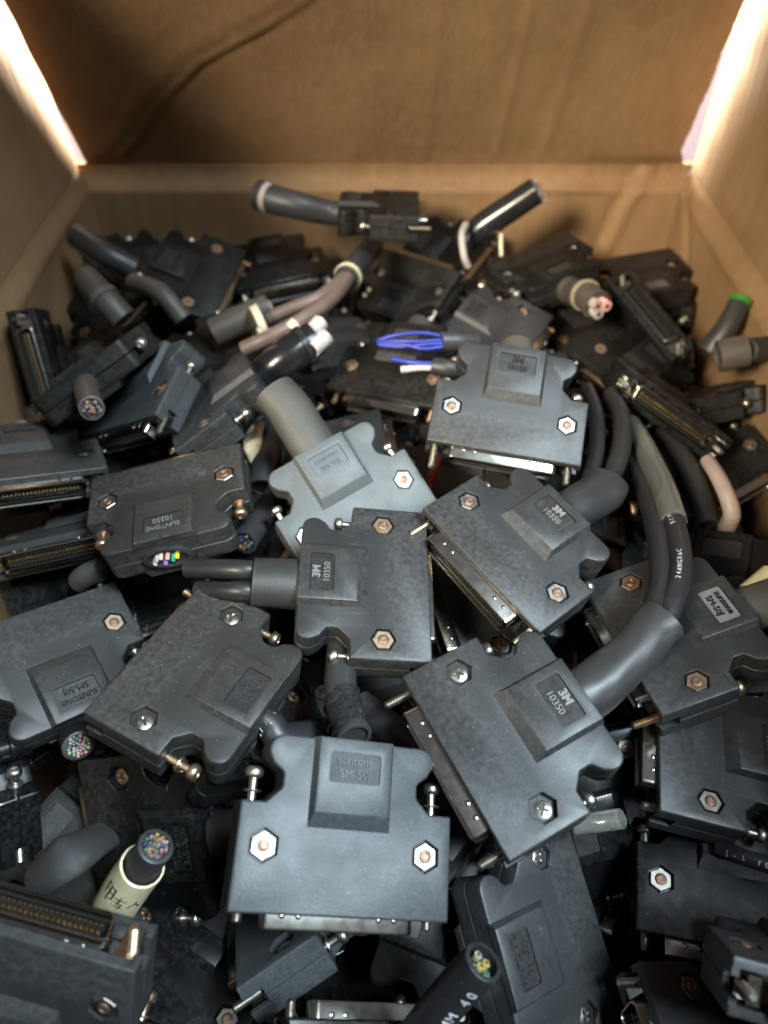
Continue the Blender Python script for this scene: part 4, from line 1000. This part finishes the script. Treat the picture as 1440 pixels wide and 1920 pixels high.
r, iv = item('cut_cable', 'dark cable curving behind the clear tube towards the half-buried plug', 'cable', P)
tube('jacket', P, 4.4, 'rubber', r, iv)
P = [(20.95, 226.13, 186.00), (18.57, 214.18, 190.00), (17.34, 209.61, 186.00)]
r, iv = item('wire_stub', 'short red wire showing in the gap beside the pale plug', 'wire', P)
tube('wire', P, 1.7, 'red', r, iv, 14)
P = [(115.78, 150.38, 196.00), (124.28, 156.54, 198.00)]
r, iv = item('cable_stub', 'tan sleeve poking in at the right edge behind the boot', 'cable', P)
tube('jacket', P, 4.6, 'sleeve', r, iv, 20, 1.0, 0, 0.15)
P = [(-122.50, 343.14, 196.00), (-105.44, 327.26, 200.00), (-94.58, 319.36, 190.00)]
r, iv = item('cut_cable', 'dark cable arching between the upper left plugs', 'cable', P)
tube('jacket', P, 4.6, 'rubber_brown', r, iv)
P = [(-105.62, 169.31, 180.00), (-101.63, 168.89, 184.00), (-96.70, 169.61, 186.00)]
r, iv = item('cable_stub', 'small worn grey cable end under the gold-pinned plug at left', 'cable', P)
tube('jacket', P, 4.2, 'rubber_grey', r, iv)

# hand-drawn strokes of the axis sign on the yellowed sleeve
def strokes(lines, p, f, r, side, parent, iv, mat='ink', w=0.24, t=0.5):
    bm = bmesh.new(); i = int(t * (len(p) - 1)); c = p[i]; T, S_, U = f[i]
    out = Vector(side); out = (out - T * out.dot(T)).normalized(); Y = out.cross(T)
    def q(a, b):
        ang = b / r; return c + T * a + (out * math.cos(ang) + Y * math.sin(ang)) * (r + 0.03)
    for l in lines:
        for (a0, b0), (a1, b1) in zip(l, l[1:]):
            n = 6; d = Vector((a1 - a0, b1 - b0)); k = d.normalized() * w * 0.5; s = Vector((-k.y, k.x)); prev = None
            for j in range(n + 1):
                a, b = a0 + d.x * j / n, b0 + d.y * j / n
                if j == 0: a -= k.x; b -= k.y
                if j == n: a += k.x; b += k.y
                cur = (bm.verts.new(q(a + s.x, b + s.y)), bm.verts.new(q(a - s.x, b - s.y)))
                if prev: bm.faces.new((prev[0], prev[1], cur[1], cur[0]))
                prev = cur
    bmesh.ops.transform(bm, matrix=iv, verts=bm.verts)
    link('lettering', to_mesh('lettering', bm, M[mat], 0), parent)
pp, ff, par_, iv_ = AXIS
def glyph(x0, y0, s):
    L_ = []
    R_ = [[(0, 8.6), (4.2, 8.6)], [(1.9, 10), (0.9, 6.2), (4.2, 6.2)], [(2.4, 7.6), (2.4, 0)], [(0, 3.4), (4.4, 4.2)],
          [(5.4, 7.6), (5.4, 0)], [(5.4, 7.6), (9.6, 7.6), (9.6, 0)], [(5.4, 3.9), (9.6, 3.9)], [(5.4, 0.4), (9.6, 0.4)], [(7.5, 10), (7.5, 0.4)]]
    return [[(y0 - y * s, x0 + x * s) for x, y in l] for l in R_]
strokes(glyph(-1.4, 5.2, 0.66), pp, ff, 5.66, (0.05, -0.75, 0.65), par_, iv_, w=0.5, t=0.5)
strokes([[(5.2 - y * 0.55, -5.4 + x * 0.5) for x, y in l] for l in ([(0, 9), (3, 5)], [(6, 9), (3, 5), (3, 0)])], pp, ff, 5.66, (0.05, -0.75, 0.65), par_, iv_, w=0.5, t=0.5)
